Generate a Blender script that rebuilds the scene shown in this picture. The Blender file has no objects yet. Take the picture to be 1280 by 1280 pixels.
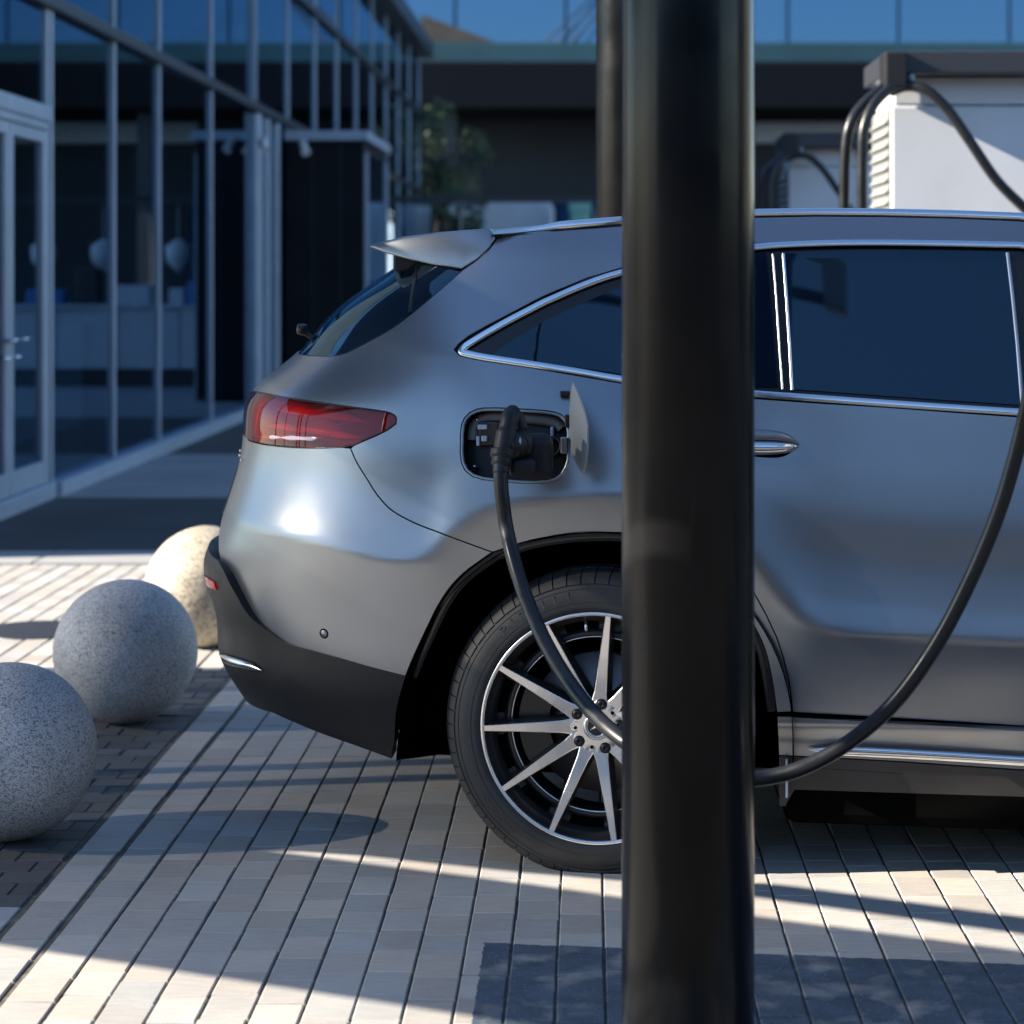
import bpy, bmesh, math, random
import numpy as np
from mathutils import Vector, Matrix
from mathutils.geometry import delaunay_2d_cdt

rnd = random.Random(7)
R = math.radians
SC = bpy.context.scene
COL = SC.collection

# ------------------------------------------------------------------ camera, sky, sun, exposure
FPX, CX, CY, HC = 2827.0, 735.0, 345.0, 1.455          # focal length / principal point in photo pixels, eye height
cam_d = bpy.data.cameras.new('camera')
cam = bpy.data.objects.new('camera', cam_d)
COL.objects.link(cam)
SC.camera = cam
cam.location = (0, 0, HC)
cam.rotation_euler = (R(90), 0, 0)
cam_d.sensor_width = 36
cam_d.lens = 36 * FPX / 1280
cam_d.shift_x = -(CX - 640) / 1280
cam_d.shift_y = -(640 - CY) / 1280
cam_d.clip_start = 0.05
cam_d.clip_end = 1500
cam_d.dof.use_dof = True
cam_d.dof.focus_distance = 5.45
cam_d.dof.aperture_fstop = 3.6

SUN_EL = 26.0
SUN_DIR = Vector((0.987, 0.15, 0)).normalized() * math.cos(R(SUN_EL))
SUN_DIR.z = -math.sin(R(SUN_EL))                         # direction the light travels
world = bpy.data.worlds.new('World')
SC.world = world
world.use_nodes = True
wn = world.node_tree
wn.nodes.clear()
sky = wn.nodes.new('ShaderNodeTexSky')
sky.sky_type = 'NISHITA'
sky.sun_disc = False
sky.sun_elevation = R(SUN_EL)
sky.sun_rotation = math.atan2(-SUN_DIR.x, -SUN_DIR.y)
sky.air_density = 1.0
sky.dust_density = 0.1
sky.ozone_density = 4.0
bg = wn.nodes.new('ShaderNodeBackground')
bg.inputs['Strength'].default_value = 0.08
wo = wn.nodes.new('ShaderNodeOutputWorld')
hs = wn.nodes.new('ShaderNodeHueSaturation')
hs.inputs['Saturation'].default_value = 1.0
wn.links.new(sky.outputs[0], hs.inputs['Color'])
wn.links.new(hs.outputs[0], bg.inputs[0])
wn.links.new(bg.outputs[0], wo.inputs[0])

sun_d = bpy.data.lights.new('sun', 'SUN')
sun_d.energy = 5.0
sun_d.angle = R(0.25)
sun_d.color = (1.0, 0.90, 0.76)
sun = bpy.data.objects.new('sun', sun_d)
COL.objects.link(sun)
sun.rotation_euler = SUN_DIR.to_track_quat('-Z', 'Y').to_euler()
sun.location = (-20, -4, 10)

SC.view_settings.view_transform = 'Standard'
SC.view_settings.look = 'None'
SC.view_settings.gamma = 1
SC.view_settings.use_curve_mapping = False
SC.view_settings.exposure = 1.86
SC.render.engine = 'CYCLES'
SC.cycles.use_denoising = True
SC.cycles.max_bounces = 10
SC.cycles.transparent_max_bounces = 16
SC.cycles.caustics_reflective = False
SC.cycles.caustics_refractive = False
SC.cycles.sample_clamp_indirect = 6.0

# ------------------------------------------------------------------ helpers
def tag(o, label=None, cat=None, group=None, kind=None):
    if label: o['label'] = label
    if cat: o['category'] = cat
    if group: o['group'] = group
    if kind: o['kind'] = kind
    return o

def empty(name, loc=(0, 0, 0), rz=0.0):
    o = bpy.data.objects.new(name, None)
    o.empty_display_size = 0.2
    COL.objects.link(o)
    o.location = loc
    o.rotation_euler = (0, 0, rz)
    return o

def link(name, me, mat=None, parent=None, loc=None):
    o = bpy.data.objects.new(name, me)
    COL.objects.link(o)
    if mat is not None:
        for m in (mat if isinstance(mat, (list, tuple)) else [mat]):
            me.materials.append(m)
    if parent is not None: o.parent = parent
    if loc is not None: o.location = loc
    return o

def mesh_from(name, verts, faces, smooth=False, mats=None):
    me = bpy.data.meshes.new(name)
    me.from_pydata([tuple(map(float, v)) for v in verts], [], [tuple(int(i) for i in f) for f in faces])
    if smooth:
        me.polygons.foreach_set('use_smooth', [True] * len(me.polygons))
    if mats is not None:
        me.polygons.foreach_set('material_index', mats)
    me.update()
    return me

class MB:
    """collects simple solids into one mesh"""
    def __init__(s): s.v = []; s.f = []; s.m = []; s.sm = []
    def add(s, verts, faces, mi=0, smooth=False):
        b = len(s.v)
        s.v += [tuple(map(float, v)) for v in verts]
        for f in faces:
            s.f.append(tuple(i + b for i in f)); s.m.append(mi); s.sm.append(smooth)
        return s
    def box(s, lo, hi, mi=0, bevel=0.0):
        x0, y0, z0 = lo; x1, y1, z1 = hi
        if bevel <= 0:
            v = [(x0,y0,z0),(x1,y0,z0),(x1,y1,z0),(x0,y1,z0),(x0,y0,z1),(x1,y0,z1),(x1,y1,z1),(x0,y1,z1)]
            s.add(v, [(0,3,2,1),(4,5,6,7),(0,1,5,4),(1,2,6,5),(2,3,7,6),(3,0,4,7)], mi)
        else:
            bm = bmesh.new()
            bmesh.ops.create_cube(bm, size=1)
            for q in bm.verts:
                q.co = Vector(((x0+x1)/2+q.co.x*(x1-x0), (y0+y1)/2+q.co.y*(y1-y0), (z0+z1)/2+q.co.z*(z1-z0)))
            bmesh.ops.bevel(bm, geom=bm.edges[:], offset=bevel, segments=2, affect='EDGES', profile=0.5)
            bm.verts.index_update()
            s.add([q.co[:] for q in bm.verts], [[q.index for q in f.verts] for f in bm.faces], mi)
            bm.free()
        return s
    def tube(s, pts, rad, n=12, mi=0, caps=True, smooth=True):
        pts = [Vector(p) for p in pts]
        rads = rad if isinstance(rad, (list, tuple)) else [rad] * len(pts)
        T = []
        for i in range(len(pts)):
            a = pts[max(0, i-1)]; b = pts[min(len(pts)-1, i+1)]
            T.append((b - a).normalized())
        up = Vector((0, 0, 1)) if abs(T[0].z) < .9 else Vector((1, 0, 0))
        nrm = (up - T[0] * up.dot(T[0])).normalized()
        vs = []
        for i, p in enumerate(pts):
            nrm = (nrm - T[i] * nrm.dot(T[i])).normalized()
            bn = T[i].cross(nrm)
            for k in range(n):
                a = 2 * math.pi * k / n
                vs.append(p + (nrm * math.cos(a) + bn * math.sin(a)) * rads[i])
        fs = []
        for i in range(len(pts) - 1):
            for k in range(n):
                k2 = (k + 1) % n
                fs.append((i*n+k, i*n+k2, (i+1)*n+k2, (i+1)*n+k))
        s.add(vs, fs, mi, smooth)
        if caps:
            b = len(s.v) - len(vs)
            s.f.append(tuple(b + k for k in range(n))[::-1]); s.m.append(mi); s.sm.append(False)
            s.f.append(tuple(b + (len(pts)-1)*n + k for k in range(n))); s.m.append(mi); s.sm.append(False)
        return s
    def lathe(s, prof, n=48, mi=0, axis='z', closed=False, smooth=True):
        """prof = [(r, h)] about an axis"""
        vs = []
        for r, h in prof:
            for k in range(n):
                a = 2 * math.pi * k / n
                if axis == 'z': vs.append((r*math.cos(a), r*math.sin(a), h))
                elif axis == 'y': vs.append((r*math.cos(a), h, r*math.sin(a)))
        fs = []
        m = len(prof)
        for i in range(m if closed else m - 1):
            j = (i + 1) % m
            for k in range(n):
                k2 = (k + 1) % n
                fs.append((i*n+k, i*n+k2, j*n+k2, j*n+k))
        s.add(vs, fs, mi, smooth)
        return s
    def mesh(s, name):
        me = bpy.data.meshes.new(name)
        me.from_pydata(s.v, [], s.f)
        me.polygons.foreach_set('use_smooth', s.sm)
        me.polygons.foreach_set('material_index', s.m)
        me.update()
        return me
    def obj(s, name, mat, parent=None, loc=None, recalc=True):
        me = s.mesh(name)
        if recalc:
            bm = bmesh.new(); bm.from_mesh(me)
            bmesh.ops.recalc_face_normals(bm, faces=bm.faces[:])
            bm.to_mesh(me); bm.free()
        return link(name, me, mat, parent, loc)

def catmull(pts, n=8):
    P = [np.array(p, float) for p in pts]
    P = [2*P[0]-P[1]] + P + [2*P[-1]-P[-2]]
    out = []
    for i in range(1, len(P) - 2):
        p0, p1, p2, p3 = P[i-1:i+3]
        for k in range(n):
            t = k / n
            out.append(0.5*((2*p1)+(-p0+p2)*t+(2*p0-5*p1+4*p2-p3)*t*t+(-p0+3*p1-3*p2+p3)*t**3))
    out.append(P[-2])
    return np.array(out)

# ------------------------------------------------------------------ materials
def nodes_of(m):
    m.use_nodes = True
    nt = m.node_tree
    return nt, nt.nodes['Principled BSDF']

def pm(name, color, rough=.5, metal=0.0, coat=0.0, coat_rough=.05, var=None, bump=None, ior=None, spec=None, rvar=None, coord='Object'):
    """var=(scale, amount) colour mottling, bump=(scale, strength, distance), rvar=(scale, amount) roughness wear"""
    m = bpy.data.materials.new(name)
    nt, p = nodes_of(m)
    L = nt.links
    p.inputs['Base Color'].default_value = (*color, 1)
    p.inputs['Roughness'].default_value = rough
    p.inputs['Metallic'].default_value = metal
    p.inputs['Coat Weight'].default_value = coat
    p.inputs['Coat Roughness'].default_value = coat_rough
    if ior: p.inputs['IOR'].default_value = ior
    if spec is not None: p.inputs['Specular IOR Level'].default_value = spec
    tc = nt.nodes.new('ShaderNodeTexCoord')
    def noise(scale, detail=5):
        n = nt.nodes.new('ShaderNodeTexNoise')
        n.inputs['Scale'].default_value = scale
        n.inputs['Detail'].default_value = detail
        L.new(tc.outputs[coord], n.inputs['Vector'])
        return n
    if var:
        n = noise(var[0])
        mr = nt.nodes.new('ShaderNodeMapRange')
        mr.inputs[1].default_value = .3; mr.inputs[2].default_value = .7
        mr.inputs[3].default_value = 1 - var[1]; mr.inputs[4].default_value = 1 + var[1]
        L.new(n.outputs[0], mr.inputs[0])
        vm = nt.nodes.new('ShaderNodeVectorMath'); vm.operation = 'SCALE'
        vm.inputs[0].default_value = color
        L.new(mr.outputs[0], vm.inputs['Scale'])
        L.new(vm.outputs[0], p.inputs['Base Color'])
    if rvar:
        n = noise(rvar[0])
        mr = nt.nodes.new('ShaderNodeMapRange')
        mr.inputs[1].default_value = .3; mr.inputs[2].default_value = .7
        mr.inputs[3].default_value = max(0, rough - rvar[1]); mr.inputs[4].default_value = rough + rvar[1]
        L.new(n.outputs[0], mr.inputs[0]); L.new(mr.outputs[0], p.inputs['Roughness'])
    if bump:
        n = noise(bump[0], 4)
        b = nt.nodes.new('ShaderNodeBump')
        b.inputs['Strength'].default_value = bump[1]
        b.inputs['Distance'].default_value = bump[2]
        L.new(n.outputs[0], b.inputs['Height']); L.new(b.outputs[0], p.inputs['Normal'])
    return m

def glass_mat(name, tint, refl_ior=1.5, rough=0.0, opaque=0.0, body=(0.01, .012, .015), gcol=(.93, .96, 1)):
    """thin pane: fresnel mirror over a tinted see-through (or dark) body"""
    m = bpy.data.materials.new(name)
    m.use_nodes = True
    nt = m.node_tree; nt.nodes.clear(); L = nt.links
    out = nt.nodes.new('ShaderNodeOutputMaterial')
    fr = nt.nodes.new('ShaderNodeFresnel'); fr.inputs[0].default_value = refl_ior
    gl = nt.nodes.new('ShaderNodeBsdfGlossy'); gl.inputs['Roughness'].default_value = rough
    gl.inputs['Color'].default_value = (*gcol, 1)
    tr = nt.nodes.new('ShaderNodeBsdfTransparent'); tr.inputs[0].default_value = (*tint, 1)
    df = nt.nodes.new('ShaderNodeBsdfDiffuse'); df.inputs[0].default_value = (*body, 1)
    mx0 = nt.nodes.new('ShaderNodeMixShader'); mx0.inputs[0].default_value = opaque
    L.new(tr.outputs[0], mx0.inputs[1]); L.new(df.outputs[0], mx0.inputs[2])
    mx = nt.nodes.new('ShaderNodeMixShader')
    geo = nt.nodes.new('ShaderNodeNewGeometry')      # thin sheet: same fresnel from both sides
    sg = nt.nodes.new('ShaderNodeMath'); sg.operation = 'MULTIPLY_ADD'; sg.inputs[1].default_value = -2; sg.inputs[2].default_value = 1
    L.new(geo.outputs['Backfacing'], sg.inputs[0])
    pw = nt.nodes.new('ShaderNodeMath'); pw.operation = 'POWER'; pw.inputs[0].default_value = refl_ior
    L.new(sg.outputs[0], pw.inputs[1]); L.new(pw.outputs[0], fr.inputs[0])
    L.new(fr.outputs[0], mx.inputs[0])
    L.new(mx0.outputs[0], mx.inputs[1]); L.new(gl.outputs[0], mx.inputs[2])
    L.new(mx.outputs[0], out.inputs[0])
    return m

def granite_mat(name, lo, hi, scale=260.0, warm=0.0):
    m = bpy.data.materials.new(name)
    nt, p = nodes_of(m); L = nt.links
    tc = nt.nodes.new('ShaderNodeTexCoord')
    v = nt.nodes.new('ShaderNodeTexVoronoi'); v.inputs['Scale'].default_value = scale
    n1 = nt.nodes.new('ShaderNodeTexNoise'); n1.inputs['Scale'].default_value = scale*.55; n1.inputs['Detail'].default_value = 4; n1.inputs['Roughness'].default_value = .75
    n2 = nt.nodes.new('ShaderNodeTexNoise'); n2.inputs['Scale'].default_value = 5; n2.inputs['Detail'].default_value = 6
    for q in (v, n1, n2): L.new(tc.outputs['Object'], q.inputs['Vector'])
    sx = nt.nodes.new('ShaderNodeSeparateColor'); L.new(v.outputs['Color'], sx.inputs[0])
    ad = nt.nodes.new('ShaderNodeMath'); ad.operation = 'MULTIPLY_ADD'; ad.inputs[1].default_value = .45; 
    L.new(sx.outputs[0], ad.inputs[0])
    mu = nt.nodes.new('ShaderNodeMath'); mu.operation = 'MULTIPLY'; mu.inputs[1].default_value = .62
    L.new(n1.outputs[0], mu.inputs[0]); L.new(mu.outputs[0], ad.inputs[2])
    cr = nt.nodes.new('ShaderNodeValToRGB')
    e = cr.color_ramp.elements
    e[0].position = .28; e[0].color = (*lo, 1)
    e[1].position = .70; e[1].color = (*hi, 1)
    k = cr.color_ramp.elements.new(.46); k.color = tuple(.35*a+.65*b for a, b in zip(lo, hi)) + (1,)
    L.new(ad.outputs[0], cr.inputs[0])
    # broad weather stains
    mr = nt.nodes.new('ShaderNodeMapRange'); mr.inputs[1].default_value = .35; mr.inputs[2].default_value = .65
    mr.inputs[3].default_value = .82; mr.inputs[4].default_value = 1.06
    L.new(n2.outputs[0], mr.inputs[0])
    vm = nt.nodes.new('ShaderNodeVectorMath'); vm.operation = 'SCALE'
    L.new(cr.outputs[0], vm.inputs[0]); L.new(mr.outputs[0], vm.inputs['Scale'])
    L.new(vm.outputs[0], p.inputs['Base Color'])
    p.inputs['Roughness'].default_value = .62
    b = nt.nodes.new('ShaderNodeBump'); b.inputs['Strength'].default_value = .35; b.inputs['Distance'].default_value = .002
    L.new(n1.outputs[0], b.inputs['Height']); L.new(b.outputs[0], p.inputs['Normal'])
    return m

def paver_mat(name, col, spread, paint=False, speck=0.0):
    """concrete / stone paver: tone per piece, grain, stains; optional worn blue bay paint"""
    m = bpy.data.materials.new(name)
    nt, p = nodes_of(m); L = nt.links; N = nt.nodes.new
    geo = N('ShaderNodeNewGeometry'); oi = N('ShaderNodeObjectInfo')
    def math_(op, a, b=None, c=None):
        q = N('ShaderNodeMath'); q.operation = op
        for i, x in enumerate((a, b, c)):
            if x is None: continue
            if isinstance(x, (int, float)): q.inputs[i].default_value = x
            else: L.new(x, q.inputs[i])
        return q.outputs[0]
    def noise(scale, detail, stretch=None):
        n = N('ShaderNodeTexNoise'); n.inputs['Scale'].default_value = scale; n.inputs['Detail'].default_value = detail
        if stretch:
            mp = N('ShaderNodeMapping'); mp.inputs['Scale'].default_value = stretch
            L.new(geo.outputs['Position'], mp.inputs[0]); L.new(mp.outputs[0], n.inputs['Vector'])
        else: L.new(geo.outputs['Position'], n.inputs['Vector'])
        return n.outputs[0]
    rr = math_('FRACT', math_('ADD', geo.outputs['Random Per Island'], oi.outputs['Random']))
    tone = math_('MULTIPLY_ADD', rr, 2*spread, 1 - spread)
    grain = math_('MULTIPLY_ADD', noise(420, 3), .5, .75)
    streak = math_('MULTIPLY_ADD', noise(60, 4, (.25, 1.6, 1)), .42, .79)
    stain = math_('MULTIPLY_ADD', noise(2.3, 6), .55, .72)
    f = math_('MULTIPLY', math_('MULTIPLY', tone, grain), math_('MULTIPLY', streak, stain))
    if speck:
        f = math_('MULTIPLY', f, math_('MULTIPLY_ADD', noise(230, 2), speck, 1 - speck*.5))
    vm = N('ShaderNodeVectorMath'); vm.operation = 'SCALE'; L.new(f, vm.inputs['Scale'])
    # slight warm/cool drift between pieces
    mxc = N('ShaderNodeMix'); mxc.data_type = 'RGBA'
    mxc.inputs['A'].default_value = (col[0]*1.05, col[1]*.99, col[2]*.95, 1)
    mxc.inputs['B'].default_value = (col[0]*.95, col[1]*1.0, col[2]*1.05, 1)
    L.new(math_('FRACT', math_('MULTIPLY', rr, 7.31)), mxc.inputs['Factor'])
    L.new(mxc.outputs['Result'], vm.inputs[0])
    colr = vm.outputs[0]
    rough = .78
    if paint:
        sp = N('ShaderNodeSeparateXYZ'); L.new(geo.outputs['Position'], sp.inputs[0])
        X, Y = sp.outputs[0], sp.outputs[1]
        wob = math_('MULTIPLY_ADD', noise(40, 4), .016, -.008)
        e1 = math_('GREATER_THAN', math_('SUBTRACT', math_('MULTIPLY_ADD', math_('ADD', X, .227), -.135, 4.938), math_('ADD', Y, wob)), 0.0)
        e2 = math_('GREATER_THAN', math_('ADD', X, wob), -.2265)
        inside = math_('MULTIPLY', e1, e2)
        w1 = noise(9, 8)
        cr = N('ShaderNodeMapRange'); cr.inputs[1].default_value = .52; cr.inputs[2].default_value = .74
        cr.inputs[3].default_value = 1.0; cr.inputs[4].default_value = .38
        L.new(w1, cr.inputs[0])
        w2 = N('ShaderNodeMapRange'); w2.inputs[1].default_value = .60; w2.inputs[2].default_value = .68
        w2.inputs[3].default_value = 1; w2.inputs[4].default_value = .7
        L.new(noise(120, 5), w2.inputs[0])
        mask = math_('MULTIPLY', inside, math_('MULTIPLY', cr.outputs[0], w2.outputs[0]))
        mx = N('ShaderNodeMix'); mx.data_type = 'RGBA'
        L.new(mask, mx.inputs['Factor']); L.new(colr, mx.inputs['A'])
        vm2 = N('ShaderNodeVectorMath'); vm2.operation = 'SCALE'; vm2.inputs[0].default_value = (.048, .075, .11)
        L.new(math_('MULTIPLY_ADD', noise(16, 6), 1.3, .35), vm2.inputs['Scale'])
        L.new(vm2.outputs[0], mx.inputs['B'])
        colr = mx.outputs['Result']
    L.new(colr, p.inputs['Base Color'])
    p.inputs['Roughness'].default_value = rough
    b = N('ShaderNodeBump'); b.inputs['Strength'].default_value = .5; b.inputs['Distance'].default_value = .0015
    L.new(math_('ADD', noise(300, 4), noise(90, 4, (.3, 2.0, 1))), b.inputs['Height']); L.new(b.outputs[0], p.inputs['Normal'])
    return m

def paint_mat():
    """satin grey metallic car paint with a very fine flake"""
    m = bpy.data.materials.new('satin_grey_paint')
    nt, p = nodes_of(m); L = nt.links
    p.inputs['Base Color'].default_value = (.255, .272, .295, 1)
    p.inputs['Metallic'].default_value = .82
    p.inputs['Roughness'].default_value = .36
    p.inputs['Coat Weight'].default_value = .25
    p.inputs['Coat Roughness'].default_value = .32
    tc = nt.nodes.new('ShaderNodeTexCoord')
    n = nt.nodes.new('ShaderNodeTexNoise'); n.inputs['Scale'].default_value = 900; n.inputs['Detail'].default_value = 2
    n2 = nt.nodes.new('ShaderNodeTexNoise'); n2.inputs['Scale'].default_value = 14; n2.inputs['Detail'].default_value = 7
    L.new(tc.outputs['Object'], n.inputs['Vector']); L.new(tc.outputs['Object'], n2.inputs['Vector'])
    mr = nt.nodes.new('ShaderNodeMapRange'); mr.inputs[3].default_value = .27; mr.inputs[4].default_value = .34
    L.new(n2.outputs[0], mr.inputs[0]); L.new(mr.outputs[0], p.inputs['Roughness'])
    b = nt.nodes.new('ShaderNodeBump'); b.inputs['Strength'].default_value = .04; b.inputs['Distance'].default_value = .0005
    L.new(n.outputs[0], b.inputs['Height']); L.new(b.outputs[0], p.inputs['Normal'])
    return m

M = {}
M['paint'] = paint_mat()
M['chrome'] = pm('satin_chrome', (.78, .79, .80), .17, 1.0, rvar=(30, .04))
M['black_trim'] = pm('black_gloss_trim', (.008, .008, .009), .22)
M['cladding'] = pm('black_textured_plastic', (.013, .013, .014), .46, bump=(900, .15, .0006), rvar=(12, .06), spec=.35)
M['sill_black'] = pm('dark_sill_plastic', (.030, .028, .027), .5, var=(5, .25))
M['void'] = pm('dark_cavity', (.003, .003, .003), 1.0, spec=0.0)
M['rubber'] = pm('tyre_rubber', (.028, .027, .026), .62, var=(9, .35), bump=(500, .1, .0005))
M['rubber_text'] = pm('tyre_lettering', (.048, .047, .045), .5)
M['alloy'] = pm('machined_alloy', (.86, .85, .84), .27, 1.0)
M['graphite'] = pm('graphite_wheel_paint', (.05, .048, .046), .34, .5)
M['disc'] = pm('brake_disc_steel', (.20, .20, .20), .38, .9)
M['cable'] = pm('black_cable_sheath', (.010, .011, .013), .33, rvar=(25, .08), spec=.4)
M['plug'] = pm('black_plug_plastic', (.008, .0085, .010), .48, spec=.35)
M['port_grey'] = pm('grey_port_frame', (.11, .105, .10), .45)
M['car_glass'] = glass_mat('dark_privacy_glass', (.05, .07, .09), 1.72, .0, .6, (.003, .012, .032), (.55, .85, 1))
M['red_lens'] = glass_mat('red_lens', (.70, .06, .07), 1.38, .02, .0)
M['red'] = pm('red_light_guide', (.85, .03, .03), .3)
M['maroon'] = pm('maroon_reflector', (.36, .012, .014), .35)
M['white_lens'] = pm('white_lens_and_reflection', (.80, .62, .66), .12)  # also colours the reflection strip on the tail light
M['post'] = pm('black_post_paint', (.0045, .0047, .0052), .23, spec=.22, var=(6, .35), rvar=(7, .07), bump=(25, .05, .001))
M['alu'] = pm('grey_aluminium', (.37, .43, .51), .42, .35, var=(4, .08))
M['alu_dark'] = pm('dark_frame', (.035, .037, .042), .4)
M['portal'] = pm('black_portal_cladding', (.009, .010, .013), .75, var=(3, .2), spec=.2)
M['pane'] = glass_mat('facade_glass', (.40, .50, .56), 1.85, .004, gcol=(.62, .82, 1))
M['shade_glass'] = glass_mat('grey_shade_glass', (.31, .312, .312), 1.5, .02)  # tint of the added panes that dim the sun
M['weak_shade'] = glass_mat('weak_shade_glass', (.44, .44, .44), 1.5, .02)  # weaker tint, added so the bumper keeps some sun
M['side_grey'] = pm('grey_side_panel', (.20, .21, .205), .6)
M['white_metal'] = pm('white_charger_cabinet', (.60, .62, .65), .45, var=(2.5, .05))
M['louvre'] = pm('louvre_metal', (.27, .28, .27), .6)
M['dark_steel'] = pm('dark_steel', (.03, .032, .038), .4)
M['sand'] = pm('joint_sand', (.10, .09, .078), .95, var=(30, .4), coord='Object')
M['asphalt'] = pm('asphalt', (.05, .051, .054), .85, var=(1.2, .25), bump=(160, .4, .004))
M['slab'] = pm('pale_concrete_slab', (.30, .30, .30), .8, var=(1.3, .12), bump=(80, .2, .002))
M['pale'] = paver_mat('pale_paver_concrete', (.385, .365, .338), .13, paint=True)
M['charcoal'] = paver_mat('charcoal_granite_sett', (.085, .085, .088), .25, speck=.8)
M['light_sett'] = paver_mat('light_granite_sett', (.36, .36, .36), .12, speck=.7)
M['granite'] = granite_mat('speckled_grey_granite', (.085, .081, .080), (.63, .605, .59), 320)
M['granite_sunlit'] = granite_mat('sunlit_warm_granite', (.17, .145, .11), (.47, .41, .32), 120)  # warm copy of the granite with its sunlit tone painted in

# ------------------------------------------------------------------ projection helpers for the car
TH = R(8.0)
FV = np.array([math.cos(TH), -math.sin(TH), 0.0])      # car forward
IV = np.array([math.sin(TH), math.cos(TH), 0.0])       # car inward (away from the viewer)
P0 = np.array([0.0148, 5.485, 0.0])                    # ground point below rear hub in the body side plane

def car2px(u, w, z):
    X = P0[0] + u*FV[0] + w*IV[0]
    Y = P0[1] + u*FV[1] + w*IV[1]
    return CX + FPX*X/Y, CY - FPX*(z - HC)/Y

def px_on_plane(px, py, w):
    """car (u, z) where the sight line meets the plane at depth w inside the body side"""
    d = np.array([(px - CX)/FPX, 1.0, (CY - py)/FPX])
    c = np.array([0, 0, HC])
    t = (w - (c - P0).dot(IV)) / d.dot(IV)
    p = c + t*d
    return (p - P0).dot(FV), p[2]

def px_world(px, py, Y):
    return Vector(((px - CX)/FPX*Y, Y, HC + (CY - py)/FPX*Y))

def pchip(xs, ys):
    xs = np.array(xs, float); ys = np.array(ys, float)
    h = np.diff(xs); d = np.diff(ys)/h
    m = np.zeros(len(xs))
    for i in range(1, len(xs)-1):
        if d[i-1]*d[i] > 0:
            w1 = 2*h[i]+h[i-1]; w2 = h[i]+2*h[i-1]
            m[i] = (w1+w2)/(w1/d[i-1]+w2/d[i])
    m[0] = d[0]; m[-1] = d[-1]
    def f(x):
        x = np.asarray(x, float)
        xc = np.clip(x, xs[0], xs[-1])
        i = np.clip(np.searchsorted(xs, xc) - 1, 0, len(xs)-2)
        t = (xc - xs[i])/h[i]
        return ((2*t**3-3*t**2+1)*ys[i] + (t**3-2*t**2+t)*h[i]*m[i] + (-2*t**3+3*t**2)*ys[i+1] + (t**3-t**2)*h[i]*m[i+1]
                + (x-xc)*np.where(x < xs[0], m[0], m[-1]))
    return f

# ------------------------------------------------------------------ car side surface  w(u, z): metres inside the widest plane
U0, UD, NU = -1.3, .02, 281
Z0, ZD, NZ = 0.05, .005, 350
zc_f = pchip([-1.3,-1.0,-.85,-.71,-.5,-.43,-.355,-.277,-.2,.065,.25,.39,.445,.50,.56,1.06,2.2,2.42,2.55,2.7,2.9,3.1,3.2,3.35,3.7],
             [.83,.82,.81,.79,.748,.757,.823,.875,.90,.92,.88,.763,.70,.63,.605,.585,.57,.62,.75,.88,.92,.88,.82,.74,.70])
zb_f = pchip([-1.3,-.9,-.32,.064,.39,1.04,2.0,2.6,3.7], [1.32,1.30,1.262,1.194,1.158,1.118,1.06,1.0,.92])

def build_W():
    U = U0 + UD*np.arange(NU); Z = Z0 + ZD*np.arange(NZ)
    W = np.zeros((NU, NZ))
    for i, u in enumerate(U):
        zc, zb = float(zc_f(u)), float(zb_f(u))
        s = zb - zc
        door = 1/(1+math.exp((s-.46)*-40)) if s < .9 else 1
        tA = [0, .15, .32, .5, .66, .83, 1]; wA = [0, .20, .36, .45, .60, .80, 1]
        tB = [0, .15, .32, .5, .66, .83, 1]; wB = [0, .10, .22, .37, .54, .76, 1]
        ww = [.085*(door*a+(1-door)*b) for a, b in zip(wA, wB)]
        lowslope = .19
        zs = [zc + t*s for t in tA]; ws = list(ww)
        # below the crease: leans in towards the sill
        lz = [.05, .22, .30, .42]; lw = [.14, .10, .082, .047]
        base = [(a, b) for a, b in zip(lz, lw)]
        if zc > .62:
            base += [(.42+(zc-.42)*.5, lowslope*(zc-.42)*.28+.012)]
            base[3] = (.42, .05)
        base = [q for q in base if q[0] < zc-.05]
        zs2, ws2 = zs[1:], ws[1:]
        pts = base + [(zc-.005, .0009), (zc, 0), (zc+.005, .0008)] + list(zip(zs2, ws2))
        f = pchip([a for a, _ in pts], [b for _, b in pts])
        W[i] = f(Z)
        hi = Z > zb
        k = .30 + .12*min(1, max(0, (u+.75)/.45))
        W[i, hi] = .085 + k*(Z[hi]-zb) + 5.5*np.maximum(0, Z[hi]-1.50)**2
    def gs(A, sig, ax):
        r = int(4*sig)+1
        kx = np.exp(-.5*(np.arange(-r, r+1)/sig)**2); kx /= kx.sum()
        P = np.pad(A, [(r, r) if a == ax else (0, 0) for a in range(2)], mode='reflect', reflect_type='odd')
        return np.apply_along_axis(lambda v: np.convolve(v, kx, 'valid'), ax, P)
    W1 = gs(gs(W, 1.0, 0), .8, 1)
    W2 = gs(gs(W, 3.0, 0), 14.0, 1)
    bl = np.clip((-.30 - U)/.25, 0, 1)[:, None] * np.clip((Z-1.0)/.15, 0, 1)[None, :]
    return W1*(1-bl) + W2*bl
WT = build_W()

def Wf(u, z):
    x = np.clip((np.asarray(u, float)-U0)/UD, 1.001, NU-3.001); y = np.clip((np.asarray(z, float)-Z0)/ZD, 1.001, NZ-3.001)
    i = np.floor(x).astype(int); j = np.floor(y).astype(int); fx = x-i; fy = y-j
    def bs(t): return [(1-t)**3/6, (3*t**3-6*t**2+4)/6, (-3*t**3+3*t**2+3*t+1)/6, t**3/6]
    bx, by = bs(fx), bs(fy)
    out = 0
    for a in range(4):
        for b in range(4):
            out = out + bx[a]*by[b]*WT[i+a-1, j+b-1]
    return out

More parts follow.
